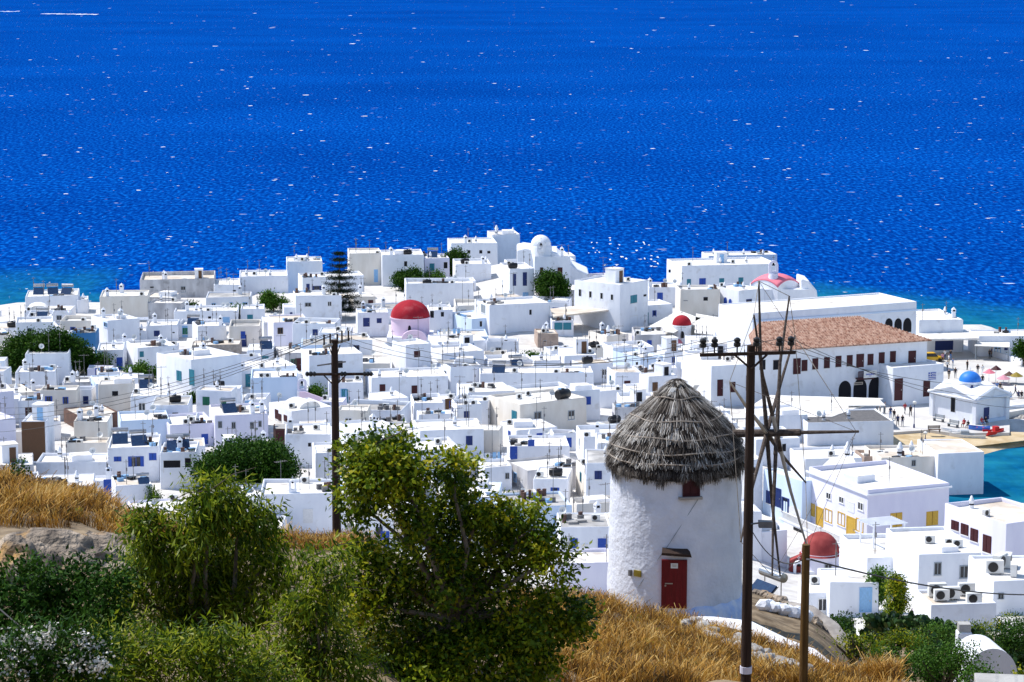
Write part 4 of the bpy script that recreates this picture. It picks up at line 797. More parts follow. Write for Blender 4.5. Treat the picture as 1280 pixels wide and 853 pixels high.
m.add([(-.45, -.35, hw - .12), (-.45, Wl + .35, hw - .12), (-.45, Wl / 2, hw + pk), (Wr + .45, -.35, hw - .12), (Wr + .45, Wl + .35, hw - .12), (Wr + .45, Wl / 2, hw + pk)], [(0, 2, 1), (3, 4, 5), (0, 3, 5, 2), (1, 2, 5, 4)])
m.build('roof', 'white', root)
m = MB()
def rake(a, b, wd=.22): m.tube([a, b], wd, 4)
rake((-.45, -.45, hw), (Wr / 2, -.45, hw + pk)); rake((Wr + .45, -.45, hw), (Wr / 2, -.45, hw + pk)); rake((-.5, -.45, hw), (-.5, Wl / 2, hw + pk)); rake((-.5, Wl + .45, hw), (-.5, Wl / 2, hw + pk)); rake((-.5, -.5, hw - .1), (Wr + .5, -.5, hw - .1), .16); rake((-.5, -.5, hw - .1), (-.5, Wl + .5, hw - .1), .16); m.build('pediment_moulding', 'white', root)
zd0 = hw + .5; rd = 14 / s; m = MB(); zs_ = at_d(1210, 478, pc.y + 4).z - 1.5; m.lathe([(rd * .98, zd0 - .8), (rd * .98, zs_ - .1), (rd * 1.03, zs_ - .1), (rd * 1.03, zs_)], 28); m.build('drum', 'white', root, True, loc=(Wr / 2, Wl / 2, 0))
m = MB(); m.lathe(dome_prof(rd, .88), 32); m.build('dome', 'domeblue', root, True, loc=(Wr / 2, Wl / 2, zs_)); m = MB(); cross(m, 0, 0, 0, .4); m.build('cross', 'white', root, loc=(Wr / 2, Wl / 2, zs_ + rd * .87))
a = R(-128); link('window', umesh('arch', 'wnavy')[1], root, (Wr / 2 + math.cos(a) * rd * .985, Wl / 2 + math.sin(a) * rd * .985, zs_ - 1.0), a + math.pi / 2, (.7, 1, 1.5))
link('window', umesh('hole', 'wgrey')[1], root, (0, Wl * .52, 2.3), -math.pi / 2, (.9, 1, 2.2)); link('door', umesh('door', 'wnavy')[1], root, (Wr * .35, 0, 1.1), 0, (1.1, 1, 2.3))
m = MB(); m.box(.2, Wr - .2, -.3, -.01, -.5, .5); m.build('plinth', 'paleblue', root); guard(1170, 1254, 465, 535, (pc.x, pc.y + 4), 7)
# port canopy
def canopy(name, label, cat, quad, z, drop=0, posts=True, mt='canvas', th=.12, zb=None, sag=0, group=None):
    P = [at_z(x, y, z) for x, y in quad]; c = sum(P, Vector()) / len(P); gz = tz(c.x, c.y, False) if zb is None else zb
    root = thing(name, label, cat, (c.x, c.y, gz), 0, group); m = MB(); n = len(P); L = [Vector((q.x - c.x, q.y - c.y, z - gz)) for q in P]
    m.add([v for v in L] + [v - Vector((0, 0, th)) for v in L], [tuple(range(n)), tuple(range(n, 2 * n))[::-1]] + [(i, n + i, n + (i + 1) % n, (i + 1) % n) for i in range(n)]); m.build('canopy_top', mt, root)
    if posts:
        for v in L:
            k = MB(); q = v * .93; k.tube([(q.x, q.y, -.5), (q.x, q.y, z - gz - th)], .09, 6); k.build('post', 'wgrey' if mt != 'brown' else 'brown', root)
    FOOT.append([(q.x, q.y) for q in P]); PROT.append((min(x for x, y in quad), max(x for x, y in quad), min(y for x, y in quad), max(y for x, y in quad), c.y)); return root
canopy('port_canopy', 'broad flat shelter roof on posts beside the port office', 'canopy', [(1143, 424), (1224, 423), (1206, 412), (1146, 413)], 5.0, zb=1.5, mt='roofwhite', th=.3)
canopy('terrace_canopy', 'long slatted terrace canopy beside the grand corner house', 'canopy', [(692, 396), (772, 386), (768, 377), (688, 386)], 6.6, mt='roofbeige', th=.25)
canopy('cafe_awning', 'big white sail awning left of the little red-domed chapel', 'awning', [(806, 411), (842, 416), (876, 398), (848, 388)], 5.0)
canopy('cafe_awning', 'wide white awning right of the little red-domed chapel', 'awning', [(868, 416), (908, 420), (918, 400), (870, 392)], 5.0)
canopy('market_canopy', 'long cream market canopy in front of the hall arcade', 'canopy', [(915, 523), (1040, 521), (1104, 498), (960, 494)], 4.6, mt='roofwhite', th=.2)
canopy('shop_awning', 'small bright awning beside the hall arcade', 'awning', [(1060, 507), (1107, 507), (1098, 498), (1056, 498)], 4.9)
canopy('roof_awning', 'white striped awning on the pavilion roof', 'awning', [(1024, 586), (1074, 588), (1066, 571), (1040, 571)], 8.6, zb=4)
canopy('shore_awning', 'low white awning along the seaside shop', 'awning', [(1218, 432), (1262, 434), (1262, 425), (1222, 425)], 4.0, zb=1.5)

# mansion cornice and balustraded terrace along its long side
mans = MANSION; m = MB(); w_, d_, h_ = mans.w, mans.dep, mans.h
m.box(-w_ / 2 - .22, w_ / 2 + .22, -.22, -.07, h_ - .62, h_ - .42); m.box(-w_ / 2 - .22, -w_ / 2 - .07, -.07, d_ + .1, h_ - .62, h_ - .42); m.build('cornice', 'white', mans.root)
q = face_hit(mans, 'L', 1063, 675); zb_ = q.z - .1; m = MB(); m.box(-w_ / 2 - 1.7, -w_ / 2 - .01, -.6, d_ + 6, zb_ - .25, zb_); t_ = m.build('terrace_slab', 'white', mans.root)
m = MB(); m.box(-w_ / 2 - 1.7, -w_ / 2 - 1.55, -.6, d_ + 6, zb_ + .75, zb_ + .85); m.box(-w_ / 2 - 1.7, -w_ / 2, -.6, -.45, zb_ + .75, zb_ + .85)
for i in range(int((d_ + 6.6) / .28)): m.box(-w_ / 2 - 1.67, -w_ / 2 - 1.58, -.55 + i * .28, -.43 + i * .28, zb_, zb_ + .75)
for i in range(6): m.box(-w_ / 2 - 1.5 + i * .28, -w_ / 2 - 1.38 + i * .28, -.57, -.48, zb_, zb_ + .75)
m.build('balustrade', 'frame', t_)
m = MB(); m.box(-w_ / 2 - 1.62, -w_ / 2 - 1.3, -.5, d_ + 6, -2, zb_ - .25); m.build('terrace_wall', 'white', mans.root)
for k_ in range(3): m = MB(); m.box(-.03, 0, -1.1, 1.1, 0, 1.9); m.build('garage_opening', 'dark', mans.root, loc=(-w_ / 2 - 1.625, 2.5 + k_ * 5, zb_ - 2.35))
# ------------------------------------------------------------------ plaza, beach, quay
def sheet(name, pts, z, m, th=0, kind='structure'):
    P = [at_z(x, y, z) for x, y in pts]; mb = MB(); n = len(P)
    if th: mb.prism([(p.x, p.y) for p in P], z - th, z)
    else: mb.add([tuple(p) for p in P], [tuple(range(n))])
    o = mb.build(name, m); o['kind'] = kind; return o
sheet('plaza', [(1040, 512), (1110, 541), (1160, 537.5), (1192, 541.5), (1262, 541), (1262, 528), (1252, 517), (1300, 509), (1420, 506), (1420, 448), (1285, 455), (1225, 432), (1140, 436), (1150, 480), (1100, 505)], 1.56, 'paving', .9)
P = [(1104, 541), (1160, 537), (1300, 541), (1420, 535), (1420, 543), (1282, 563), (1228, 578), (1150, 600), (1100, 600)]
mb = MB(); W = [at_z(x, y, 1.3 if i < 4 or i > 7 else -.35) for i, (x, y) in enumerate(P)]; W[7] = at_z(1150, 600, -.35)
ctr = sum(W, Vector()) / len(W); n = len(W); mb.add([tuple(v) for v in W] + [(at_z(1200, 560, .62))], [(i, (i + 1) % n, n) for i in range(n)]); o = mb.build('beach_sand', 'sand'); o['kind'] = 'structure'
sheet('jetty', [(1226, 549), (1420, 546), (1420, 540), (1224, 541)], 1.0, 'concrete', .35)
# low white quay wall and ramp edge
def wall_line(name, label, pts, h, th, m='white', zz=None, cat='wall', bevel=.05):
    Q = [Vector(p) for p in pts]; o0 = Q[0].copy(); mb = MB()
    root = None
    vs = []; 
    for i, q in enumerate(Q):
        t = (Q[min(i + 1, len(Q) - 1)] - Q[max(i - 1, 0)]).xy.normalized(); nx, ny = -t.y * th / 2, t.x * th / 2
        q = q - o0; j = rnd.uniform(-.04, .04) * h; vs += [(q.x - nx, q.y - ny, q.z - .8), (q.x + nx, q.y + ny, q.z - .8), (q.x + nx, q.y + ny, q.z + h + j), (q.x - nx, q.y - ny, q.z + h + j)]
    k = len(Q); fs = [(3, 2, 1, 0), (4 * k - 4, 4 * k - 3, 4 * k - 2, 4 * k - 1)]
    for i in range(k - 1):
        a = 4 * i
        for e in range(4): fs.append((a + e, a + (e + 1) % 4, a + 4 + (e + 1) % 4, a + 4 + e))
    mb.add(vs, fs); o = mb.build(name, m, None, bevel=bevel, smooth=True, loc=tuple(o0)); return tag(o, label, cat)
on = lambda px, py, z=None: (lambda p: (p.x, p.y, p.z))(at_z(px, py, z) if z is not None else ground_at(px, py, 30))
def on_hill(px, d, dz=0):
    x = (px - 640) / 2963 * d; return (x, d, tz(x, d) + dz)
wall_line('quay_wall', 'low white harbour parapet running to the quay end', [on(1243, 446, 1.6), on(1285, 458, 1.6), on(1330, 470, 1.6)], .9, .4)
wall_line('sea_wall', 'white kerb wall above the rocks beside the blue-domed chapel', [on(1253, 512, 1.6), on(1300, 507, 1.6), on(1340, 505, 1.6)], .5, .5)
wall_line('mill_terrace_wall', 'low whitewashed wall curving below the windmill', [on_hill(866, 89.5), on_hill(890, 88.5), on_hill(935, 86.5), on_hill(985, 83), on_hill(1015, 80.5), on_hill(1044, 78)], .38, .55, bevel=.1)
# rocks
def rock(label, px, d, rx, ry, rz, seed, m='rock', group=None, name='rock', dz=0.0, rot=0, loc=None, ico=3, amp=.35, fr=1.1):
    bm = bmesh.new(); bmesh.ops.create_icosphere(bm, subdivisions=ico, radius=1)
    for v in bm.verts:
        n = noise.noise(v.co * fr + Vector((seed * 7.3, 0, 0))) * amp + noise.noise(v.co * fr * 3 + Vector((0, seed * 3.1, 0))) * amp * .35; n += (amp * .22 * noise.noise(v.co * fr * 9) - .30 * abs(noise.noise(Vector((v.co.x * 1.2, v.co.y, v.co.z * 5 + v.co.x * 1.5)) + Vector((seed, 0, 0))))) if ico > 3 else 0; v.co *= 1 + n; v.co = Vector((v.co.x * rx, v.co.y * ry, v.co.z * rz))
    me = bpy.data.meshes.new(name); bm.to_mesh(me); bm.free(); me.materials.append(MATS[m])
    me.polygons.foreach_set('use_smooth', [False] * len(me.polygons)) if ico < 4 else me.polygons.foreach_set('use_smooth', [True] * len(me.polygons))
    o = link(name, me, None, loc or on_hill(px, d, dz), rot); return tag(o, label, 'rock', group)
rock('large smooth ochre-stained boulder on the dry grass slope', 50, 50.0, 2.3, 1.4, .72, 1, ico=5, amp=.50, fr=1.3, name='boulder', dz=-.2)
rock('flat bare rock slab beside the large boulder', 118, 54, 1.2, .9, .55, 2, ico=5, name='boulder', amp=.5, dz=-.1)
rock('dark fissured rock under the large boulder', 4, 47.5, 1.0, .8, .85, 3, ico=5, name='boulder', amp=.5, fr=1.6, dz=-.2)
g_ = random.Random(9)
for i in range(26):
    px = g_.uniform(88, 168); d = lerp_tab([(88, 73), (168, 75)], px) + g_.uniform(-3, 1.5); rock('small grey rubble stone on the brow of the dry hill', px, d, g_.uniform(.12, .34), g_.uniform(.12, .3), g_.uniform(.08, .2), 10 + i, 'rubble', 'rubble stones on the hill brow', 'rubble_stone', dz=.15, rot=g_.uniform(0, 6), ico=2)
for i in range(46):
    t = i / 45; px = 868 + 150 * t + g_.uniform(-8, 8); d = 83.5 - 17 * t + g_.uniform(-1.2, 1.0) - (0 if i % 3 else 2); rock('pale dry-stone rubble lying in the grass under the low white wall', px, d, g_.uniform(.14, .36), g_.uniform(.12, .3), g_.uniform(.10, .24), 60 + i, 'rubble', 'dry stone rubble below the windmill', 'rubble_stone', dz=.26, rot=g_.uniform(0, 6), ico=2)
for i in range(30):
    p = at_z(1252 + 50 * g_.random() ** 1.0, g_.uniform(514, 529), .4); rock('boulder of the breakwater beside the blue-domed chapel', 0, 0, g_.uniform(.4, 1.0), g_.uniform(.4, .8), g_.uniform(.3, .7), 120 + i, 'rubble', 'breakwater boulders', 'breakwater_rock', rot=g_.uniform(0, 6), ico=2, loc=tuple(p))
# ------------------------------------------------------------------ windmill
wd = 94.0; pw = at_d(843, 768, wd); s = ppm(pw); wr = 85 / s; base = Vector((pw.x, wd, tz(pw.x, wd - wr, False) - .35)); zt = lambda y: at_d(843, y, wd).z - base.z
mill = thing('windmill', 'round whitewashed windmill with thatched cap, red door and bare wheel', 'windmill', tuple(base))
m = MB(); n = 72; prof = [(wr * 1.005, -1.5)] + [(wr * (1.0 - .05 * k / 24), k / 24 * zt(585)) for k in range(25)]; m.lathe(prof, n, cap=False)
m.v = [tuple(Vector((v[0], v[1], v[2])) * 1.0 + Vector((v[0], v[1], 0)).normalized() * (.035 * noise.noise(Vector(v) * 1.6) + .02 * noise.noise(Vector(v) * 5))) for v in m.v]; m.build('tower', 'millwall', mill, True)
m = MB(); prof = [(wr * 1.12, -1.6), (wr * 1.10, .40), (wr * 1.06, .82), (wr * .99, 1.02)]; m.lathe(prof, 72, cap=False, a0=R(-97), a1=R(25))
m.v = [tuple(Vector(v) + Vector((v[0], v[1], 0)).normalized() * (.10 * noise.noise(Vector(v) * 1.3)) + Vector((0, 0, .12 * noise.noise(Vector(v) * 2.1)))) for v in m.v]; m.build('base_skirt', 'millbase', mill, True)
def on_tower(px, py, extra=0):
    z = zt(py); rr = wr * (1 - .05 * z / zt(585)) + extra
    x = (px - 843) / s; x = max(-rr * .98, min(rr * .98, x * (1.0))); a = math.asin(x / rr); return Vector((math.sin(a) * rr, -math.cos(a) * rr, at_d(843, py, wd - rr * math.cos(a)).z - base.z)), a
q, a = on_tower(836.5, 730, 0.0); hgt = 60 / s; w2 = 15.5 / s
dr = MB(); dr.box(-w2, w2, -.08, .5, -hgt / 2, hgt / 2)
for k in (-.33, 0, .33): dr.box(w2 * 2 * k - .01, w2 * 2 * k + .01, -.085, -.08, -hgt / 2, hgt / 2)
door = dr.build('door', 'doorred', mill, loc=tuple(q), rz=a)
mm = MB(); mm.box(-.14, .14, -.10, -.08, -.1, .1, 0); mm.box(-.09, .09, -.103, -.10, .02, .045, 1); mm.box(-.07, .08, -.103, -.10, -.03, -.01, 1); mm.build('notice', ['plastic', 'metal'], door, loc=(.0, 0, hgt / 2 - .22))
mm = MB(); mm.lathe([(.035, -.05), (.035, .05)], 10); mm.v = [(x, -.11 + z * .6, y) for x, y, z in mm.v]; mm.box(-.02, .28, -.105, -.08, .06, .10, 0); mm.build('handle', 'metal', door, loc=(-w2 * .68, 0, -.05))
q, a = on_tower(838, 692); mm = MB(); mm.add([(-.55, -.42, .02), (.62, -.42, -.05), (.55, .05, .08), (-.52, .05, .12), (-.54, -.42, .12), (.58, -.42, .05), (.45, .05, .18), (-.52, .05, .22)], [(0, 1, 5, 4), (1, 2, 6, 5), (2, 3, 7, 6), (3, 0, 4, 7), (4, 5, 6, 7), (3, 2, 1, 0)]); mm.build('door_hood', 'polewood', mill, loc=tuple(q), rz=a)
q, a = on_tower(856, 603, 0); mm = MB(); mm.box(-.34, .34, -.03, .4, -.55, .55); mm.box(-.34, -.28, -.07, .3, -.55, .55, 1); mm.box(.28, .34, -.07, .3, -.55, .55, 1); mm.box(-.28, .28, -.07, .3, -.55, -.49, 1); mm.box(-.02, .02, -.05, .3, -.5, .5, 1); mm.box(-.5, .42, -.18, .1, -.66, -.56, 2); mm.build('window', ['wred', 'wred', 'stone'], mill, loc=tuple(q), rz=a)
q, a = on_tower(793, 717, .02); mm = MB(); mm.box(-.16, .16, -.04, .02, -.12, .12); mm.build('plaque', 'brass', mill, loc=tuple(q), rz=a)
q, a = on_tower(785, 716, .02); mm = MB(); mm.box(-.05, .05, -.1, .02, -.12, .12); mm.build('lamp_box', 'aerial', mill, loc=tuple(q), rz=a)
q1, _ = on_tower(793, 735, .03); q2, _ = on_tower(866, 622, .03); q3, _ = on_tower(830, 680, .05); mm = MB(); mm.tube([q1, q3, q2], .013, 5); mm.build('cable', 'wgrey', mill)
# thatched cap
cap = thing; za, ze = zt(477), zt(590); prof = [(0.02, -4), (5, 0), (14, 8), (28, 20), (49, 38), (64, 54), (75, 70), (80, 83), (83, 95), (83.5, 104)]
PR = [(max(.02, r_ / s), za - z_ / s) for r_, z_ in prof]
m = MB(); m.lathe(PR, 48, cap=False); m.build('thatch_core', 'roofdark', mill, True)
def cap_r(t):
    f = t * (len(PR) - 1); i = min(int(f), len(PR) - 2); k = f - i; return PR[i][0] * (1 - k) + PR[i + 1][0] * k, PR[i][1] * (1 - k) + PR[i + 1][1] * k
V = []; T = []
g = np.random.default_rng(5); bands = [.13, .27, .40, .52, .63, .74, .86, 1.0]
for bi, tb in enumerate(bands):
    last = bi == len(bands) - 1; cnt = int(700 + (5200 if last else 3000) * tb)
    for _ in range(cnt):
        th = g.uniform(0, 2 * math.pi); jag = .020 * math.sin(th * 11 + bi) + .014 * math.sin(th * 27 + bi * 3)
        t1 = min(1.0, tb + jag + g.uniform(-.035, .022)); t0 = max(.005, t1 - g.uniform(.10, .19) - (.08 if bi == 0 else 0)); tm = t0 + (t1 - t0) * .55
        r0, z0 = cap_r(t0); r1, z1 = cap_r(tm); r2, z2 = cap_r(t1); lift = .04 + .26 * g.random() ** 1.7
        if last: z2 -= g.uniform(-.08, .27) * (1 + .5 * math.sin(th * 9) + .5 * math.sin(th * 23)); lift *= .7
        sk_ = g.normal() * (.05 if not last else .03); wd_ = g.uniform(.006, .017); pts = []
        for (rr, zz, tt, ww, lf) in ((r0, z0, th, wd_, .02), (r1, z1, th + sk_ * .5, wd_, .03 + lift * .5), (r2, z2, th + sk_, wd_ * .5, lift)):
            c, sn = math.cos(tt), math.sin(tt); pts.append((((rr + lf) * c - sn * ww, (rr + lf) * sn + c * ww, zz), ((rr + lf) * c + sn * ww, (rr + lf) * sn - c * ww, zz)))
        V += [*pts[0], *pts[1], *pts[1], *pts[2]]
        b_ = .10 + .55 * noise.noise(Vector((math.cos(th) * 6, math.sin(th) * 6, bi * 2.3))) + .55 * g.random() ** 1.2
        T += [min(1, max(0, b_ * .35)), min(1, max(0, b_ + (.42 if not last else .02) * g.random() ** .7))]  # dark root halves put the shade under each thatch layer into the colour
V = np.array(V); nq = len(V) // 4; Fq = np.stack([np.arange(nq) * 4, np.arange(nq) * 4 + 1, np.arange(nq) * 4 + 3, np.arange(nq) * 4 + 2], 1)
th_ = link('thatch', np_mesh('thatch', V, Fq, 'thatch', T), mill)
for tb in (.30, .46, .59, .71, .82):
    r_, z_ = cap_r(tb); mm = MB(); P = []
    for i in range(61):
        a = 2 * math.pi * i / 60; k = 1 + .012 * math.sin(a * 7 + tb * 9); P.append((math.cos(a) * (r_ + .17) * k, math.sin(a) * (r_ + .17) * k, z_ + .04 * math.sin(a * 5 + tb * 20)))
    mm.tube(P, .032, 5); mm.build('hoop', 'rope', th_)
for px, py, dx, dy in ((836, 497, 10, 14), (861, 500, 8, 8)):
    t = .25; r_, z_ = cap_r(t); a = math.asin(max(-1, min(1, ((px - 843) / s) / r_))); mm = MB(); mm.add([(0, 0, .2), (.22, -.05, .22), (-.25, -.12, -.35), (0, .08, .2)], [(0, 1, 2), (0, 2, 3), (1, 3, 2), (0, 3, 1)]); mm.build('sail_scrap', 'canvas', th_, loc=(math.sin(a) * (r_ + .12), -math.cos(a) * (r_ + .12), z_))
# wheel
hub = at_d(929, 542, wd - .9) - base; ax = Vector((math.cos(R(20)), -math.sin(R(20)), .085)).normalized(); u0 = Vector((0, 0, 1)); u1 = ax.cross(u0).normalized(); u0 = u1.cross(ax).normalized()
L0 = at_d(1070, 538, wd - 2.4) - base
mm = MB(); mm.tube([hub - ax * 2.0, hub + ax * 2.3], [.17, .14], 10); axle = mm.build('axle', 'spar', mill)
mm = MB(); mm.tube([hub + ax * 1.6, hub + ax * 4.6], [.085, .05], 8); mm.build('front_spar', 'spar', mill)
mm = MB(); mm.lathe([(.18, 0), (.18, .5)], 12); hc = hub + ax * .85
rad = 6.15; g_ = random.Random(3); tips = []
for i in (0, 1, 2, 4, 5, 6, 7, 8, 10, 11):
    a = R(i * 30 - 1) + g_.uniform(-.04, .04); dv = u0 * math.cos(a) - u1 * math.sin(a); rr = rad * (g_.uniform(.93, 1.02)); 
    c0 = hub + ax * (.95 + .4 * (i % 2)); tip = c0 + dv * rr + ax * .15; tips.append(tip)
    mb = MB(); mid = c0 + dv * rr * .5 + Vector((g_.uniform(-.05, .05), 0, g_.uniform(-.05, .05))); mb.tube([c0 - dv * .9, c0, mid, tip], [.085, .09, .065, .035], 7)
    mb.build('wheel_spoke', 'sparpale' if i in (3, 10, 5) else 'spar', mill)
mb = MB(); nose = hub + ax * 4.5
for i in range(10): mb.tube([tips[i], tips[i].lerp(tips[(i + 1) % 10], .5) * 1.0, tips[(i + 1) % 10]], .014, 4)
mb.build('rim_rope', 'rope', mill); mb = MB()
for i in range(0, 10, 2): mb.tube([nose, tips[i]], .010, 4)
mb.build('stay_ropes', 'rope', mill)
# ------------------------------------------------------------------ poles and wires
def insul(mb, x, y, z, k=1.0, mi=1): mb.tube([(x, y, z), (x, y, z + .16 * k)], .022 * k, 6, mi); mb.lathe([(.05 * k, 0), (.09 * k, .02), (.09 * k, .10 * k), (.06 * k, .12 * k), (.085 * k, .14 * k), (.085 * k, .2 * k), (.03 * k, .24 * k)], 10, (x, y, z + .14 * k), mi)
pd = 60.0; b2 = at_d(932, 866, pd); ztop = at_d(932, 432, pd).z; s2 = ppm(b2); z0 = tz(b2.x, pd)
pole = thing('utility_pole', 'tall dark wooden utility pole with six-insulator crossarm before the windmill', 'utility pole', (b2.x, pd, z0)); hgt = ztop - z0
m = MB(); m.tube([(0, 0, -1), (0, 0, hgt * .5), (0, 0, hgt)], [.14, .125, .105], 12); m.build('shaft', 'polewood', pole, True)
za = at_d(927, 440, pd).z - z0; xl, xr = (869 - 932) / s2, (986 - 932) / s2
m = MB(); m.add([(xl, -.17, za - .10), (xr, -.13, za - .04), (xr, -.05, za - .04), (xl, -.09, za - .10), (xl, -.17, za - .02), (xr, -.13, za + .04), (xr, -.05, za + .04), (xl, -.09, za - .02)], [(0, 1, 5, 4), (1, 2, 6, 5), (2, 3, 7, 6), (3, 0, 4, 7), (4, 5, 6, 7), (3, 2, 1, 0)]); arm = m.build('crossarm', 'stubwood' if 0 else 'polewood', pole)
for sx in (-1, 1): m = MB(); m.tube([(sx * 20 / s2 + (-.02), -.13, za - .05), (0, -.13, za - .42)], .03, 6); m.build('brace', 'polewood', pole)
ins2 = []
for px in (873, 887, 914.5, 938, 966, 980):
    x = (px - 932) / s2; zz = za + .0 + (x - xl) / (xr - xl) * .06; m = MB(); insul(m, 0, 0, 0, 1.0, 0); m.build('insulator', 'black', arm, True, loc=(x, -.11, zz - .02)); ins2.append(Vector((b2.x + x, pd - .11, z0 + zz + .3)))
m = MB(); m.lathe([(.155, -.09), (.155, .09)], 14); m.build('white_band', 'lavender', pole, loc=(0, 0, at_d(932, 837, pd).z - z0))
m = MB(); m.box(.2, .55, -.12, .12, -.08, .08); m.tube([(0, 0, .0), (.25, 0, .03)], .025, 5); m.build('street_lamp_head', 'aerial', pole, loc=(.05, -.1, at_d(932, 654, pd).z - z0))
b3 = at_d(1004, 862, 59); z3 = tz(b3.x, 59); stub = thing('wooden_post', 'short weathered yellowish wooden post carrying one cable', 'post', (b3.x, 59, z3)); h3 = at_d(1004, 681, 59).z - z3
m = MB(); m.tube([(0, 0, -1), (0, 0, h3)], [.115, .10], 12); m.build('shaft', 'stubwood', stub, True); m = MB(); m.tube([(0, -.11, h3 - .35), (.12, -.14, h3 - .35)], .025, 6); m.build('hook', 'aerial', stub)
d1 = 86.0; b1 = at_d(421, 672, d1); z1 = tz(b1.x, d1); s1 = ppm(b1); p1 = thing('utility_pole', 'dark utility pole with two crossarms rising above the leafy tree tops', 'utility pole', (b1.x, d1, z1)); h1 = at_d(421, 425, d1).z - z1
m = MB(); m.tube([(0, 0, -1), (0, 0, h1)], [.17, .12], 12); m.build('shaft', 'polewood', p1, True); zq = lambda y: at_d(421, y, d1).z - z1; X = lambda px: (px - 421) / s1
m = MB(); m.tube([(X(408), -.3, zq(432.5)), (X(438.5), .4, zq(426))], .06, 6); a1 = m.build('crossarm', 'sparpale', p1); ins1 = []
for px, y0, y1 in ((408.5, 432, 418), (416, 431, 417), (425, 429, 417), (430.5, 428, 413), (438.5, 426, 413)): m = MB(); m.tube([(X(px), -.1, zq(y0)), (X(px), -.1, zq(y1))], .035, 6); m.build('insulator_pin', 'polewood', a1); ins1.append(Vector((b1.x + X(px), d1 - .1, z1 + zq(y1))))
m = MB(); m.tube([(X(386), -.12, zq(467.5)), (X(463), -.12, zq(467))], .055, 6); a2 = m.build('crossarm', 'polewood', p1)
for px in (389, 394, 460, 464, 432): m = MB(); m.lathe([(.05, -.12), (.1, -.06), (.06, 0), (.1, .06), (.05, .12)], 8); m.v = [(z, y, x) for x, y, z in m.v]; m.build('insulator', 'black', a2, True, loc=(X(px), -.12, zq(467)))
for a, b in (((395, 455), (421, 480)), ((0, 0), (0, 0))):
    pass
for sx in (-1, 1): m = MB(); m.tube([(X(421 + sx * 14), -.1, zq(468)), (X(421 + sx * 3), -.05, zq(480))], .025, 5); m.build('brace', 'polewood', p1); m = MB(); m.tube([(X(421 + sx * 7), -.1, zq(431)), (X(421 + sx * 2), -.05, zq(447))], .02, 5); m.build('brace', 'polewood', p1)
m = MB(); m.tube([(X(400), -.2, zq(456)), (X(434), .2, zq(453.5))], .03, 5); m.build('steel_bracket', 'aerial', p1)
def wire(label, a, b, sag, r=.012):
    P = [a.lerp(b, i / 20) - Vector((0, 0, sag * 4 * (i / 20) * (1 - i / 20))) for i in range(21)]; m = MB(); o0 = P[0].copy(); m.tube([p - o0 for p in P], r, 4); o = m.build('power_line', 'wire', None, loc=tuple(o0)); return tag(o, label, 'power line', 'overhead power lines')
far1 = [at_d(-60, y, 170) for y in (505, 515, 522, 540, 560)]
for i in range(4): wire('thin dark power line running from the double-crossarm pole towards the sea-edge houses', ins1[i], far1[i], 1.2, .011)
for i in (0, 2, 4): wire('thin dark power line strung between the two dark utility poles', ins1[i], ins2[i], .9, .008)
for i, (px, py) in enumerate(((1330, 470), (1330, 490), (1330, 505))): wire('thin dark power line leading from the insulator crossarm past the tiled hall', ins2[3 + i], at_d(px, py, 120), .8, .008)
wire('drooping black cable from the yellowish post over the prickly pears', Vector((b3.x + .12, 58.86, z3 + h3 - .35)), at_d(1330, 742, 90), .35, .022)
wire('slack cable from the dark pole to the yellowish post', Vector((b2.x, pd - .1, at_d(932, 655, pd).z)), Vector((b3.x, 58.9, z3 + h3 - .3)), .5, .014)
wire('bare cable crossing the shrubs in the lower corner', at_d(-30, 735, 33), at_d(150, 880, 30), .05, .014)
# ------------------------------------------------------------------ vegetation
CT_ = [(480, 596, 52), (450, 580, 36), (512, 580, 36), (440, 622, 30), (490, 558, 26), (470, 555, 20), (520, 640, 30), (575, 598, 32), (594, 632, 30), (568, 586, 22), (600, 690, 52), (545, 702, 56), (650, 690, 40), (668, 660, 28), (632, 648, 26), (690, 705, 32), (482, 722, 50), (560, 775, 66), (640, 770, 62), (702, 764, 36), (500, 802, 58), (600, 840, 62), (452, 690, 26), (670, 826, 36), (440, 762, 40), (530, 860, 60), (716, 790, 22), (460, 860, 50), (555, 650, 24), (650, 800, 40)]
CT_ = [(x, y, r * .88) for x, y, r in CT_]
def dead(root, lo):
    m = MB(); g = random.Random(2)
    for _ in range(9): a = Vector(g.choice(lo)[0]); b = a + Vector((g.uniform(-.8, 1.1), g.uniform(-.9, -.2), g.uniform(-.2, .6))); m.tube([a, a.lerp(b, .5) + Vector((0, 0, .08)), b], [.013, .008, .003], 5)
    m.build('bare_twigs', 'spar', root)
b = at_d(570, 860, 46); plant('broadleaf_tree', 'big leafy tree with orange-tipped leaves standing left of the windmill', 'tree', px_lobes(CT_, 46, .6, 3), (b.x, 46, tz(b.x, 46)), 'leafolive', 430, .125, .072, .25, .10, 3, .13, 60, extra=dead)
WT = [(275, 622, 36), (262, 606, 24), (305, 640, 36), (240, 650, 42), (185, 662, 30), (200, 700, 42), (300, 692, 42), (255, 712, 52), (332, 664, 22), (160, 742, 32), (222, 762, 52), (300, 766, 42), (178, 640, 16), (340, 720, 30), (345, 690, 18), (140, 780, 30)]
WT = [(x, y + 8, r * .84) for x, y, r in WT]
b = at_d(265, 850, 40); plant('willow_leaved_tree', 'drooping narrow-leaved tree in front of the dry hill', 'tree', px_lobes(WT, 40, .6, 4), (b.x, 40, tz(b.x, 40)), 'leafwillow', 600, .17, .040, .9, .09, 4, .12, 50, extra=dead)
BU = [(150, 830, 45), (215, 840, 50), (290, 832, 45), (250, 812, 30), (120, 862, 40), (330, 868, 40)]
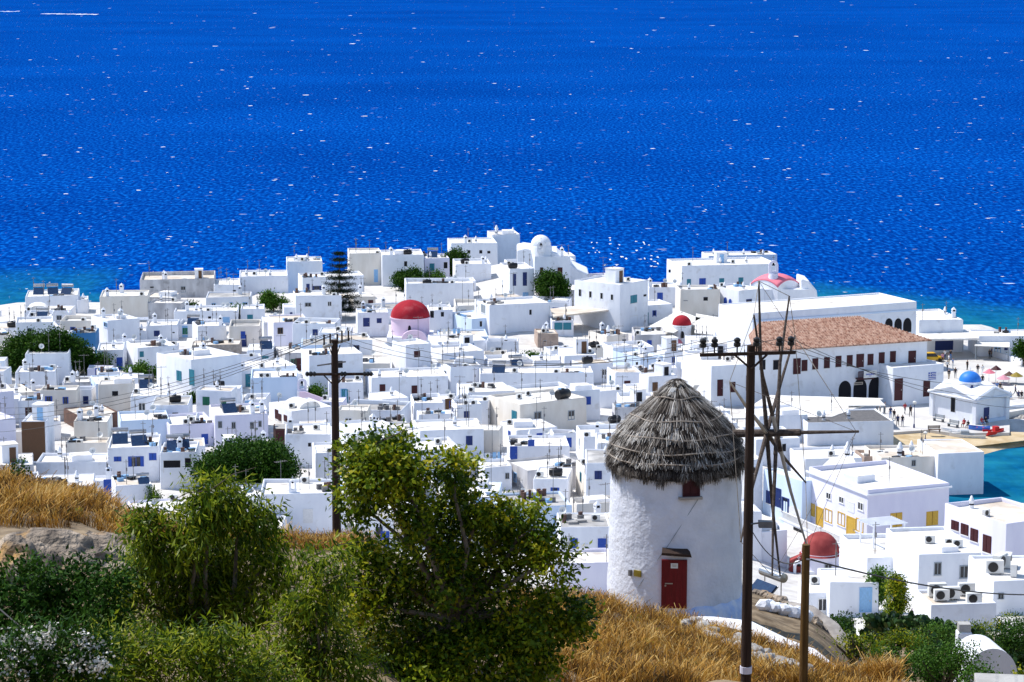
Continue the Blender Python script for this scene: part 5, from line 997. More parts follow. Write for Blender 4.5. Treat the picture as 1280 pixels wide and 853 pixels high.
b = at_d(220, 880, 33); plant('willow_leaved_bush', 'yellow-green narrow-leaved bush low under the drooping tree', 'bush', px_lobes(BU, 33, .4, 6), (b.x, 33, tz(b.x, 33)), 'leafwillow', 560, .14, .036, .5, .03, 6, .12, 22)
BU = [(395, 760, 26), (410, 715, 26), (380, 700, 18), (420, 690, 14), (400, 800, 40), (360, 830, 46), (430, 840, 40), (365, 760, 20), (400, 740, 22)]
b = at_d(400, 880, 38); plant('willow_leaved_bush', 'tall gappy narrow-leaved bush between the two foreground trees', 'bush', px_lobes(BU, 38, .4, 7), (b.x, 38, tz(b.x, 38)), 'leafwillow', 420, .16, .038, .9, .05, 7, .12, 22, extra=dead)
BU = [(35, 735, 36), (85, 738, 34), (125, 760, 34), (60, 770, 40), (0, 760, 40), (140, 725, 22), (100, 720, 20)]
b = at_d(60, 830, 38); plant('dark_shrub', 'dense dark green shrub below the large boulder', 'shrub', px_lobes(BU, 38, .4, 8), (b.x, 38, tz(b.x, 38)), 'leafdark', 520, .11, .055, .1, .03, 8, .12, 24)
def flowers(root, lo):
    g = random.Random(8); lobes = []
    for _ in range(60):
        c, r = g.choice(lo); a = g.uniform(0, 6.28); v = Vector((math.cos(a) * r * .8, -r * g.uniform(.2, .7), r * g.uniform(.2, .8))); q = Vector(c) + v; lobes.append((tuple(q), .045))
    V, Fc, T = leaf_cloud(lobes, 520, .05, .05, 0, .5, 7, seed=3); link('blossoms', np_mesh('blossoms', V, Fc, 'blossom', T), root)
BU = [(35, 818, 40), (85, 810, 34), (10, 850, 40), (70, 850, 40), (110, 840, 26), (120, 815, 18)]
b = at_d(50, 890, 31); plant('oleander_bush', 'oleander bush with white blossom clusters in the lower corner', 'bush', px_lobes(BU, 31, .3, 9), (b.x, 31, tz(b.x, 31)), 'leafdark', 560, .12, .036, .2, .025, 9, .12, 22, extra=flowers)
blob('green_bush', 'small fresh green bush on top of the dry hill', 22, 585, 22, 10, 592, 'leafdark', 6, 4, 'bush', d=72, L=.10, W=.06, dens=140, r0=.02)
blob('round_tree', 'dark round-headed tree between the two-balcony houses and the grand corner house', 690, 361, 18, 18, 384, 'leafdark', 14, 5)
for i, (px, py, rx, ry, lab) in enumerate(((28, 440, 24, 26, 'olive-dark tree at the outer end of the clump by the blue-painted house'), (58, 436, 26, 28, 'tallest dark tree of the clump beside the blue-painted house'), (84, 442, 20, 22, 'dark tree touching the blue-painted house'))): blob('dense_tree', lab, px, py, rx, ry, 470, 'leafdark', 10, 20 + i, group='dark trees by the blue-painted house')
blob('dense_shrub', 'low dark shrub mass under the blue-painted facade', 116, 452, 26, 13, 466, 'leafdark', 10, 30, 'shrub')
blob('lime_bush', 'bright green bush below the sunlit teal-window house', 172, 466, 20, 10, 476, 'leafbright', 9, 31, 'bush'); blob('lime_bush', 'smaller bright bush tip right of the lime bush', 200, 466, 12, 9, 476, 'leafbright', 6, 32, 'bush')
blob('courtyard_tree', 'bright green courtyard tree right of the plain white cube roofs', 342, 378, 17, 11, 390, 'leafbright', 8, 33)
blob('lane_shrub', 'dark leafy shrub at the head of the lane', 512, 350, 20, 13, 364, 'leafdark', 9, 34, 'shrub'); blob('lane_tree', 'tall dark tree rising beside the old quarter houses', 570, 330, 14, 16, 352, 'leafdark', 9, 35); blob('lane_shrub', 'lighter green shrub between lane tree and lane houses', 545, 347, 14, 7, 358, 'leafbright', 6, 36, 'shrub')
blob('spreading_tree', 'wide dark green tree below the lavender house', 308, 588, 76, 32, 622, 'leafdark', 30, 37, L=.4, W=.24, dens=70)
blob('terrace_bush', 'bush beside the brown cane-screened roof deck', 279, 455, 12, 6, 462, 'leafbright', 5, 38, 'bush'); blob('courtyard_bush', 'olive bush in the courtyard behind the red-door house', 238, 388, 14, 9, 396, 'leafdark', 6, 39, 'bush'); blob('courtyard_bush', 'green bush next to the solar roofs above the red-door house', 294, 390, 9, 8, 398, 'leafbright', 5, 40, 'bush')
blob('planter_hedge', 'row of potted greenery on a white roof terrace', 666, 447, 17, 5, 453, 'leafbright', 7, 41, 'hedge'); blob('lane_shrub', 'lone green shrub behind the windmill wheel tips', 912, 421, 9, 6, 428, 'leafdark', 5, 42, 'shrub'); blob('quay_tree', 'dark tree at the quay end by the harbour shop', 1279, 440, 9, 18, 458, 'leafdark', 7, 43)
blob('cypress_bush', 'yellow-green upright bush left of the chimney house', 1098, 733, 11, 28, 745, 'leafbright', 24, 44, 'bush', d=196, L=.24, W=.14, dens=110, r0=.05); blob('cypress_bush', 'dark upright bush in front of the stepped white wing', 1119, 748, 12, 36, 768, 'leafolive', 28, 45, 'bush', d=186, L=.24, W=.14, dens=110, r0=.05)
blob('round_bush', 'dark rounded bush beyond the short yellowish post', 1066, 806, 34, 20, 824, 'leafolive', 12, 46, 'bush', d=96, L=.14, W=.08, dens=80); blob('fresh_bush', 'large bright green bush at the lower edge by the white vaulted roof', 1180, 828, 62, 32, 870, 'leafbright', 26, 47, 'bush', d=92, L=.12, W=.07, dens=95)
blob('yard_shrub', 'shrub beside the small white outhouse above the dry grass', 190, 622, 10, 18, 640, 'leafdark', 8, 48, 'shrub', L=.2, W=.12); blob('courtyard_bush', 'green bush on the yellow awning side of the long lavender house', 238, 498, 8, 6, 504, 'leafdark', 5, 49, 'bush'); blob('stair_bush', 'green creeper bush beside the pink stair wall', 394, 490, 9, 8, 500, 'leafbright', 5, 50, 'bush')
for i_, (px, py, rx, ry, d_, lm, lab) in enumerate(((1215, 774, 34, 9, 166, 'leafdark', 'dark scrub line before the air conditioner terrace'), (1268, 776, 26, 9, 164, 'leafolive', 'olive scrub line under the big air conditioner roof'), (1150, 776, 26, 9, 160, 'leafdark', 'dark scrub at the foot of the bell arch'), (1100, 780, 30, 10, 150, 'leafolive', 'olive scrub below the white shed'), (1010, 800, 26, 10, 100, 'leafdark', 'dark scrub under the old stone garden wall'), (1060, 775, 30, 9, 122, 'leafdark', 'dark scrub patch below the pale blue door'), (1215, 785, 36, 14, 134, 'leafolive', 'olive scrub behind the chimney pillar cap'), (1262, 782, 30, 13, 140, 'leafdark', 'dark scrub under the air conditioner terrace'), (1225, 845, 40, 16, 84, 'leafbright', 'bright scrub in front of the white vault'), (1100, 815, 26, 10, 108, 'leafbright', 'bright weeds beside the rounded bush'), (1128, 800, 46, 16, 118, 'leafolive', 'olive scrub mat between the prickly pears and the rounded bush'), (1225, 815, 30, 20, 112, 'leafdark', 'dark scrub behind the white chimney pillar'), (1270, 800, 30, 22, 116, 'leafdark', 'dark scrub above the white vaulted roof'), (1170, 790, 40, 14, 126, 'leafbright', 'bright scrub among the prickly pear clumps'), (1280, 845, 26, 14, 82, 'leafolive', 'olive scrub below the short blue post'), (1120, 842, 30, 12, 90, 'leafdark', 'low dark scrub left of the fresh green bush'), (1040, 782, 24, 8, 112, 'leafdark', 'scrub strip on the old garden wall'), (975, 765, 20, 6, 106, 'leafdark', 'small scrub beside the windmill skirt'))): blob('scrub', lab, px, py, rx, ry, py + ry, lm, 14, 150 + i_, 'scrub', d=d_, L=.14, W=.08, dens=90, r0=0)
# Norfolk pine
p = ground_at(425, 398); s = ppm(p); root = thing('tall_conifer', 'tall tiered conifer with open branches beside the plain white cube', 'tree', tuple(p)); Ht = at_d(425, 316, p.y).z - p.z
m = MB(); m.tube([(0, 0, -.5), (0, 0, Ht)], [.22, .03], 8); lob = []; g_ = random.Random(6)
for k in range(10):
    z = Ht * (.12 + .86 * k / 9); rr = (27 / s) * (1 - k / 10.2) ** .75
    for j in range(7):
        a = 6.283 * j / 7 + k * .5 + g_.uniform(-.2, .2); r2 = rr * g_.uniform(.8, 1.08); m.tube([(0, 0, z), (math.cos(a) * r2, math.sin(a) * r2, z + .25 * r2 / 4)], [.05, .02], 4)
        for t in np.linspace(.3, 1, max(2, int(r2 * 1.6))): lob.append(((math.cos(a) * r2 * t, math.sin(a) * r2 * t, z + .25 * r2 / 4 * t + .05), .19))
m.build('trunk', 'bark', root); V, Fc, T = leaf_cloud(lob, 170, .30, .10, -.1, .55, 10, .22, seed=9); link('crown', np_mesh('crown', V, Fc, 'needle', T), root); guard(402, 450, 318, 390, p, 4)
# prickly pears
def pear(label, px, d, n, seed, sp):
    g = random.Random(seed); b = on_hill(px, d, 0); root = thing('prickly_pear', label, 'cactus', b, 0, 'prickly pear clumps'); V = []; Fq = []; T = []
    def pad(c, ax, rt, sz):
        nr = ax.cross(rt).normalized(); o = len(V); K = 10; t = g.random()
        for side in (-1, 1):
            V.append(tuple(c + ax * sz * .5 + nr * side * sz * .09))
            for i in range(K): a = 6.283 * i / K; V.append(tuple(c + ax * (sz * .5 - math.cos(a) * sz * .5) + rt * math.sin(a) * sz * .36 + nr * side * .02))
        for sd in (0, 1):
            q = o + sd * (K + 1)
            for i in range(K): Fq.append((q, q + 1 + i, q + 1 + (i + 1) % K)); T.append(min(1, max(0, t)))
    def grow(c, ax, dep):
        rt = ax.cross(Vector((g.uniform(-1, 1), g.uniform(-1, 1), .1))).normalized(); sz = g.uniform(.34, .55); pad(c, ax, rt, sz)
        if dep:
            for _ in range(g.choice((1, 2, 2, 3))): a = (ax + rt * g.uniform(-.9, .9) + Vector((g.uniform(-.3, .3), g.uniform(-.3, .3), .15))).normalized(); grow(c + ax * sz * .92 + rt * g.uniform(-.1, .1), a, dep - 1)
    for _ in range(n): x, y = g.uniform(-sp, sp), g.uniform(-1.2, 1.2); grow(Vector((x, y, tz(b[0] + x, b[1] + y) - b[2] - .1)), Vector((g.uniform(-.4, .4), g.uniform(-.5, .2), 1)).normalized(), 3)
    link('pads', np_mesh('pads', V, Fq, 'padgreen', T), root)
for i, (px, d, n, sp, lab) in enumerate(((1112, 138, 26, 2.0, 'prickly pear clump beside the white shed steps'), (1150, 134, 38, 2.2, 'prickly pear clump below the scalloped bell arch'), (1185, 132, 38, 2.2, 'prickly pear clump left of the white chimney pillar'), (1228, 130, 34, 1.8, 'prickly pear clump right of the white chimney pillar'), (1262, 128, 38, 2.2, 'prickly pear clump at the far lower corner'), (1135, 122, 18, 2.0, 'lower prickly pear clump behind the rounded bush'), (1282, 122, 18, 1.5, 'prickly pear clump above the white vault'))): pear(lab, px, d, n, 70 + i, sp)
# dry grass
def straw(name, label, regs, n, hmin, hmax, seed, w=.012):
    g = np.random.default_rng(seed); V = []; T = []
    cnt = 0
    while cnt < n:
        r = regs[g.integers(len(regs))]; px = g.uniform(r[0], r[1]); d = g.uniform(lerp_tab(r[2], px), lerp_tab(r[3], px)); x = (px - 640) / 2963 * d
        if noise.noise(Vector((x * .55, d * .55, seed))) < -.12 and g.random() < .88: continue
        if 872 < px and d < 84.5 - 17 * (px - 868) / 150 + 2 and d > 84.5 - 17 * (px - 868) / 150 - 4 and g.random() < .65: continue
        z = tz(x, d); cl = noise.noise(Vector((x * .8, d * .8, seed + 4)))
        for _ in range(4):
            xx, dd = x + g.normal() * .06, d + g.normal() * .06; h = g.uniform(hmin, hmax) * (1 + .6 * cl); a = g.uniform(0, 6.283); lx, ly = g.normal() * .48 * h, g.normal() * .48 * h; c, s_ = math.cos(a) * w, math.sin(a) * w
            V += [(xx - c, dd - s_, z - .03), (xx + c, dd + s_, z - .03), (xx + c * .8 + lx * .4, dd + s_ * .8 + ly * .4, z + h * .6), (xx - c * .8 + lx * .4, dd - s_ * .8 + ly * .4, z + h * .6)]
            hd = 1.6 if g.random() < .35 else .3
            V += [(xx - c * .8 + lx * .4, dd - s_ * .8 + ly * .4, z + h * .6), (xx + c * .8 + lx * .4, dd + s_ * .8 + ly * .4, z + h * .6), (xx + c * hd + lx, dd + s_ * hd + ly, z + h), (xx - c * hd + lx, dd - s_ * hd + ly, z + h)]
            t = min(1, max(0, .50 + .75 * cl + g.normal() * .24)); T += [t * .75, t]
            cnt += 1
    o = link(name, np_mesh(name, V, np.arange(len(V)).reshape(-1, 4), 'straw', T)); o['kind'] = 'stuff'; o['label'] = label
straw('dry_grass', 'orange dry grass covering the hill brow on the left', [(-30, 172, [(0, 57), (100, 61), (170, 66)], [(0, 77), (100, 79), (170, 80)]), (-30, 172, [(0, 62), (100, 66), (170, 70)], [(0, 76), (100, 78), (170, 79)]), (170, 470, [(170, 66), (300, 78), (470, 80)], [(170, 80), (470, 92)])], 26000, .18, .5, 3, .009)
straw('dry_grass', 'tall orange dry grass on the slope in front of the windmill', [(640, 900, [(640, 46), (860, 50), (900, 61)], [(640, 88), (760, 89), (840, 88.5), (860, 85), (900, 84)]), (880, 1130, [(880, 61), (960, 60.5), (1130, 56)], [(880, 84), (940, 83), (1040, 76), (1130, 69)])], 60000, .18, .52, 8, .008)
for i_ in range(34):
    g9 = random.Random(300 + i_); px = g9.uniform(660, 1000) if i_ < 22 else g9.uniform(0, 165); d_ = g9.uniform(56, 84) if i_ < 22 else g9.uniform(64, 76); q = on_hill(px, d_, .12)
    blob('weed_tuft', 'olive weed tuft growing in the dry grass', proj(q)[0], proj(q)[1], 9, 5, proj(q)[1] + 5, 'leafolive', 4, 300 + i_, 'weed', 'weed tufts in the dry grass', d=d_, L=.09, W=.03, dens=260, r0=0)
# rocks wall, chimney pillar, vault, slab bottom right
p = Vector(on_hill(1212, 104)); s = ppm(p); root = thing('chimney_pillar', 'white chimney pillar with blackened cap beside the vaulted roof', 'chimney', tuple(p)); zt_ = lambda y: at_d(1212, y, 104).z - p.z
m = MB(); m.box(-.32, .32, -.32, .32, -2, zt_(789)); m.build('shaft', 'white', root, bevel=.06); m = MB(); m.box(-.26, .26, -.26, .26, zt_(789), zt_(779)); m.build('cap', 'concrete', root)
P = [(1.15 * math.cos(math.pi * i / 16), 1.3 * math.sin(math.pi * i / 16)) for i in range(17)]; q = on_hill(1243, 100); zt_ = at_d(1243, 806, 100).z - q[2]; m = MB(); m.xprism([(1.15, -3)] + P + [(-1.15, -3)], -.6, 1.6); o = m.build('vaulted_roof', 'white', None, True, loc=(q[0], q[1], q[2] + zt_ - 1.3), rz=R(8)); tag(o, 'rounded white vaulted roof beside the chimney pillar', 'roof')
q = on_hill(1262, 62, 0); zz = at_d(1262, 849, 62).z; m = MB(); m.box(-.7, 1.6, -.5, .5, -.4, 0); o = m.build('concrete_slab', 'concrete', None, bevel=.03, loc=(q[0], 62, zz), rz=R(-8)); tag(o, 'grey concrete slab in the lower corner before the vaulted roof', 'slab')
q = on_hill(1273, 85, 0); m = MB(); m.tube([(0, 0, -.5), (0, 0, 1.2)], .13, 10); o = m.build('fence_post', 'solar', None, True, loc=q); tag(o, 'short dark blue post beside the vaulted roof', 'post')
root = thing('bell_arch', 'scalloped pale pink bell arch above the prickly pears', 'bell arch', tuple(at_d(1151, 783, 168))); bell_gable(root, 0, 0, 0, 1.25, 1.75, 'pink'); m = MB(); m.box(-1.1, 1.1, -.2, .4, -3, 0); m.build('wall', 'white', root)
wall_line('garden_wall', 'old stone garden wall below the glazed porch', [on_hill(985, 108, -.2), on_hill(1015, 107, -.1), on_hill(1045, 106, -.2), on_hill(1075, 104, -.6)], .7, .8, m='stone', bevel=.12)
for i in range(14): rock('rough whitewashed stone of the ruined wall right of the windmill', 958 + i * 4.2, 104 + (i % 3) * .7, .35, .3, .28, 200 + i, 'white', 'whitewashed stones right of the windmill', 'wall_stone', dz=.25, rot=i, ico=2)
for i in range(18): rock('brown path-edge stone of the terrace behind the windmill', 950 + i * 4.5, 117 - i * .7 + (i % 2) * .5, .3, .25, .2, 230 + i, 'rock', 'path stones behind the windmill', 'path_stone', dz=.1, rot=i, ico=2)
root = thing('solar_panel', 'tilted blue solar panel standing behind the windmill wheel', 'solar panel', on_hill(956, 122, 0)); nm, me = ex('solar'); link('panel', me, root, (0, 0, .1), R(-60), (.9, .9, .9))
# ------------------------------------------------------------------ harbour things
def boat(name, label, px, py, L, W, Hh, m1, m2, rz, cabin=False):
    p = at_z(px, py, max(.1, 1.32 - (py - 540) / 22 * 1.5)); root = thing(name, label, 'boat', tuple(p), R(rz), 'small boats on the beach'); m = MB(); N = 9; vs = []
    for i in range(N):
        t = i / (N - 1); x = (t - .5) * L; k = math.sin(math.pi * min(1, .25 + t * .75)) ** .6 if t > .0 else .8; k = (1 - max(0, (t - .45) / .55) ** 2.2) * .95 + .05; sh = .16 * (2 * t - .8) ** 2
        for (f, z) in ((-1, Hh + sh), (-.82, Hh * .4), (0, 0 + .1 * t), (.82, Hh * .4), (1, Hh + sh), (.86, Hh + sh), (.6, Hh * .45), (0, Hh * .3), (-.6, Hh * .45), (-.86, Hh + sh)): vs.append((x, f * W / 2 * k, z))
    fs = [(i * 10 + k, i * 10 + (k + 1) % 10, (i + 1) * 10 + (k + 1) % 10, (i + 1) * 10 + k) for i in range(N - 1) for k in range(10)]; fs += [tuple(range(10))[::-1], tuple(range((N - 1) * 10, N * 10))]
    m.add(vs, fs); m.build('hull', m1, root, True)
    for t in (-.18, .12): m = MB(); m.box(t * L - .12, t * L + .12, -W * .42, W * .42, Hh * .72, Hh * .8); m.build('thwart', m2, root)
    if cabin: m = MB(); m.box(-L * .05, L * .18, -W * .25, W * .25, Hh * .8, Hh * 1.7); m.build('console', m2, root)
boat('rowing_boat', 'small white rowing boat with dark interior beached by the chapel', 1192, 543, 3.6, 1.5, .6, 'boatwhite', 'wgrey', 160)
boat('rowing_boat', 'longer white boat with two hatches on the sand', 1209, 549, 5.0, 1.8, .7, 'boatwhite', 'wgrey', 172, True)
boat('pedal_boat', 'red pedal boat at the sand edge', 1243, 545, 3.0, 1.6, .8, 'boatred', 'boatred', 20, True); boat('pedal_boat', 'blue and red dinghy before the chapel plinth', 1224, 539, 3.0, 1.4, .6, 'boatblue', 'boatred', 165)
def bench(label, px, py, rz, m='wgrey'):
    p = at_z(px, py, 1.56); root = thing('bench', label, 'bench', tuple(p), R(rz), 'benches on the quay'); b = MB()
    for i in range(4): b.box(-.9, .9, -.25 + i * .14, -.14 + i * .14, .42, .47)
    b.build('seat', m, root); b = MB(); 
    for i in range(3): b.box(-.9, .9, .30, .34, .55 + i * .15, .66 + i * .15)
    b.build('backrest', m, root)
    for x in (-.75, .75): b = MB(); b.box(x - .04, x + .04, -.22, .32, 0, .42); b.box(x - .04, x + .04, .30, .36, .42, 1.0); b.build('leg', 'aerial', root)
bench('grey bench nearest the lamp post on the quay', 1168, 541, 5, 'wbrown'); bench('pale bench against the chapel side wall', 1191, 534, -48); bench('pale bench at the chapel rear corner', 1173, 527, -48)
def lamp(label, px, y0, y1, z=1.56):
    p = at_z(px, y0, z); h = at_d(px, y1, p.y).z - z; root = thing('street_lamp', label, 'street lamp', tuple(p)); b = MB(); b.lathe([(.14, 0), (.12, .5), (.06, .6), (.045, h - .2)], 8); b.build('post', 'wnavy', root); b = MB(); b.lathe([(.08, 0), (.26, .1), (.3, .35), (.05, .5)], 10); b.build('lantern', 'plastic', root, loc=(0, 0, h - .3))
lamp('slim dark blue street lamp on the quay before the annex', 1142.5, 535, 503); lamp('short pale lamp standing on the sand', 1156.5, 553, 541, .8)
p = at_z(1164, 452, 1.56); car = thing('yellow_car', 'small yellow car parked behind the square annex', 'car', tuple(p), R(8)); b = MB(); b.xprism([(-1.9, .35), (1.9, .35), (1.95, .75), (1.2, .9), (-1.7, .95), (-1.95, .8)], -.8, .8); b.build('body', 'caryellow', car, bevel=.08); b = MB(); b.xprism([(-1.5, .93), (1.0, .9), (.5, 1.42), (-1.2, 1.45)], -.7, .7); b.build('cabin', 'glass', car, bevel=.05); b = MB(); b.box(-1.2, .5, -.66, .66, 1.44, 1.5); b.build('roof_panel', 'caryellow', car)
for x in (-1.2, 1.2):
    for y in (-.8, .8): b = MB(); b.lathe([(.3, -.1), (.32, 0), (.3, .1)], 14); b.v = [(q[0], q[2], q[1]) for q in b.v]; b.build('wheel', 'black', car, loc=(x, y, .32))
def parasol(label, px, py, m1, r=1.5, h=2.3):
    p = at_z(px, py, 1.56); root = thing('parasol', label, 'parasol', tuple(p)); b = MB(); b.tube([(0, 0, 0), (0, 0, h)], .035, 6); b.build('pole', 'wgrey', root); b = MB(); b.lathe([(r, h - .55), (.02, h + .1)], 8, cap=False); o = b.build('canopy', m1, root); k = o.modifiers.new('solid', 'SOLIDIFY'); k.thickness = .03
parasol('closed dark red parasol by the flower stalls', 1244.5, 478, 'wred', .9, 2.6); parasol('pale pink low parasol beside the flower stalls', 1236, 479, 'domepink', 1.0, 2.2); parasol('olive yellow parasol of the stall beyond the chapel', 1270, 480, 'brass', 1.1, 1.8); parasol('soft pink awning parasol behind the stalls', 1254, 481, 'cpink', 1.1, 1.5); parasol('brown-red parasol nearest the frame side of the stalls', 1261, 479, 'brown', .9, 1.8)
# people: one continuous skinned body per pose
def body(pose):
    J = {'pel': (0, 0, .95), 'chest': (0, .02, 1.32), 'neck': (0, .01, 1.48), 'head': (0, -.02, 1.58), 'top': (0, -.01, 1.74)}
    if pose == 'stand': J.update(hl=(-.10, 0, .90), kl=(-.11, -.02, .5), al=(-.11, .02, .09), tl=(-.12, -.14, .04), hr=(.10, 0, .90), kr=(.11, 0, .5), ar=(.12, .03, .09), tr=(.13, -.13, .04), sl=(-.19, .02, 1.40), el=(-.25, .03, 1.13), wl=(-.24, -.05, .87), sr=(.19, .02, 1.40), er=(.25, .03, 1.13), wr=(.25, -.03, .86))
    elif pose == 'walk': J.update(hl=(-.10, 0, .90), kl=(-.10, -.20, .52), al=(-.10, -.26, .09), tl=(-.10, -.42, .06), hr=(.10, 0, .90), kr=(.10, .08, .5), ar=(.10, .36, .15), tr=(.10, .26, .04), sl=(-.19, .02, 1.40), el=(-.24, .14, 1.14), wl=(-.22, .14, .90), sr=(.19, .02, 1.40), er=(.24, -.10, 1.14), wr=(.21, -.26, .93))
    else:
        for k in list(J): J[k] = (J[k][0], J[k][1], J[k][2] - .47)
        J.update(hl=(-.10, -.05, .46), kl=(-.12, -.46, .48), al=(-.12, -.46, .09), tl=(-.12, -.62, .05), hr=(.10, -.05, .46), kr=(.12, -.44, .48), ar=(.13, -.40, .09), tr=(.13, -.56, .05), sl=(-.19, .02, .93), el=(-.25, -.06, .67), wl=(-.15, -.30, .56), sr=(.19, .02, .93), er=(.25, -.06, .67), wr=(.15, -.30, .56))
    E = [('pel', 'chest'), ('chest', 'neck'), ('neck', 'head'), ('head', 'top')] + [(a + s_, b + s_) if a not in ('pel', 'chest') else (a, b + s_) for s_ in 'lr' for a, b in (('pel', 'h'), ('h', 'k'), ('k', 'a'), ('a', 't'), ('chest', 's'), ('s', 'e'), ('e', 'w'))]
    rad = dict(pel=(.15, .11), chest=(.17, .11), neck=(.06, .06), head=(.095, .11), top=(.07, .08), h=.095, k=.065, a=.045, t=.04, s=.07, e=.05, w=.035)
    ks = list(J); me = bpy.data.meshes.new('person'); me.from_pydata([J[k] for k in ks], [(ks.index(a), ks.index(b)) for a, b in E], [])
    o = bpy.data.objects.new('person_source', me); COL.objects.link(o); o.modifiers.new('skin', 'SKIN'); ss = o.modifiers.new('sub', 'SUBSURF'); ss.levels = 1; ss.render_levels = 1
    if not me.skin_vertices: 
        bm = bmesh.new(); bm.from_mesh(me); bm.verts.layers.skin.verify(); bm.to_mesh(me); bm.free()
    for i, k in enumerate(ks):
        r_ = rad.get(k) or rad[k[0]]; me.skin_vertices[0].data[i].radius = r_ if isinstance(r_, tuple) else (r_, r_); me.skin_vertices[0].data[i].use_root = (k == 'pel')
    bpy.context.view_layer.update(); dg = bpy.context.evaluated_depsgraph_get(); out = bpy.data.meshes.new_from_object(o.evaluated_get(dg)); bpy.data.objects.remove(o)
    dz = -.47 if pose == 'sit' else 0
    while len(out.materials) < 4: out.materials.append(MATS['skin'])
    for f in out.polygons:
        c = f.center; z = c.z - dz; x = abs(c.x)
        if z > 1.66 or (z > 1.54 and c.y > .03): i = 3
        elif z > 1.46: i = 2
        elif z > .98 and x < .19 or z > 1.2: i = 1
        elif x > .19 and (z > .75): i = 2
        elif pose == 'sit': i = 0 if c.z > .25 else 2
        else: i = 0 if c.z > .10 else 3
        f.material_index = i; f.use_smooth = True
    return out
BODY = {k: body(k) for k in ('stand', 'walk', 'sit')}
CN = dict(cwhite='white', cblack='black', cnavy='navy', cred='red', cblue='blue', cgrey='grey', ckhaki='khaki', cpink='pink')
def person(px, py, pose, top, bot, rz, where, z=1.56, seat=0):
    p = at_z(px, py, z); o = link('person', BODY[pose], None, tuple(p), R(rz), None); o.location.z += seat; k = rnd.uniform(.94, 1.04); o.scale = (k, k, k)
    for i, mm in enumerate((bot, top, rnd.choice(('skin', 'skintan')), 'hair')): o.material_slots[i].link = 'OBJECT'; o.material_slots[i].material = MATS[mm]
    tag(o, f'person in {CN[top]} top and {CN[bot]} {"trousers" if bot in ("cblack", "cnavy", "cblue") else "shorts"} {dict(stand="standing", walk="walking", sit="sitting")[pose]} {where}', 'person', 'people on the harbour plaza')
PL = [(1128, 533, 'stand', 'cblack', 'cnavy', 10, 'nearest the slim lamp post'), (1122, 533, 'walk', 'cnavy', 'cblack', 160, 'by the market canopy'), (1117.5, 526, 'walk', 'cblack', 'cgrey', 150, 'behind the pair near the dark ribbed roof'), (1113, 523, 'stand', 'cnavy', 'cblue', 200, 'leading the file by the ribbed roof'), (1131, 518, 'walk', 'cred', 'cgrey', 20, 'in the sun before the arcade'), (1138, 521, 'walk', 'cblack', 'cblack', -20, 'in the sun before the annex'),
 (1106, 517, 'stand', 'cgrey', 'cblack', 90, 'under the small bright awning edge'), (1100, 517, 'stand', 'cwhite', 'cblack', 60, 'in the shade of the small bright awning'), (1096, 516, 'stand', 'cred', 'cnavy', 60, 'deep in the awning shade'),
 (1147, 502, 'stand', 'cblack', 'cgrey', 30, 'in the annex shade'), (1152, 502, 'stand', 'cnavy', 'cblack', -40, 'in the annex shade by the red door'), (1166, 501, 'stand', 'cblack', 'cblue', 80, 'at the annex corner near the chapel'), (1169, 506, 'walk', 'cgrey', 'cblack', 190, 'between annex corner and chapel'),
 (1186, 475, 'walk', 'cblack', 'ckhaki', 0, 'behind the annex beside another stroller'), (1194, 473, 'stand', 'cblack', 'cgrey', 0, 'behind the blue dome towards the port office'), (1184, 463, 'walk', 'cwhite', 'cblack', 15, 'leading the busy group by the port canopy'), (1191, 461, 'stand', 'cblue', 'cwhite', 60, 'in the busy group by the port canopy'), (1186, 456, 'stand', 'cwhite', 'ckhaki', 100, 'in the busy group by the port canopy'), (1178, 454, 'stand', 'cpink', 'cblack', 20, 'by the yellow car'), (1181, 450, 'walk', 'cwhite', 'cnavy', 20, 'at the back of the busy group'), (1188, 450, 'stand', 'cblack', 'cblue', 10, 'at the port canopy shade line'),
 (1209, 463, 'stand', 'cblack', 'cblack', 40, 'alone in the middle of the plaza'), (1222, 468.5, 'walk', 'cblack', 'cgrey', 170, 'in the couple crossing the plaza'), (1228, 468.5, 'walk', 'cwhite', 'cwhite', 170, 'in the couple crossing the plaza'), (1237, 449, 'stand', 'cblack', 'cblack', 20, 'in the dark trio near the quay parapet'), (1239.5, 447, 'stand', 'cnavy', 'cblack', 60, 'in the dark trio near the quay parapet'), (1241.5, 445, 'stand', 'cred', 'cblack', -60, 'in the dark trio near the quay parapet'),
 (1228, 482, 'stand', 'cblack', 'cnavy', 0, 'right behind the blue dome'), (1246, 491, 'walk', 'cblue', 'cgrey', 0, 'between the stalls and the chapel roof'), (1250, 491, 'stand', 'cblack', 'ckhaki', 0, 'next to the walker at the stalls'), (1252, 497, 'stand', 'cgrey', 'cblack', 0, 'at the chapel end of the sea kerb'), (1269, 495, 'walk', 'cnavy', 'cblack', 90, 'behind the seated row'),
 (1259, 499, 'sit', 'cred', 'cblack', 0, 'first in the row on the sea kerb'), (1263, 499, 'sit', 'cblack', 'cblue', 0, 'on the sea kerb beside the red-topped sitter'), (1273, 498, 'sit', 'cnavy', 'cblack', 0, 'towards the end of the sea kerb row'), (1277, 498, 'sit', 'cblack', 'cblack', 0, 'last on the sea kerb row'), (1205, 534, 'sit', 'cred', 'cblack', -40, 'beside the chapel side wall'), (1210, 535.5, 'sit', 'cblack', 'cgrey', -40, 'beside the red-topped sitter at the chapel'), (1227, 531.5, 'sit', 'cred', 'cnavy', 20, 'before the chapel front plinth'), (1232, 531, 'sit', 'cblack', 'cblack', 20, 'at the corner of the chapel front plinth')]
for q in PL: person(*q)
for px, py, mt, lab in ((1263, 492, 'wbrown', ''), ): pass
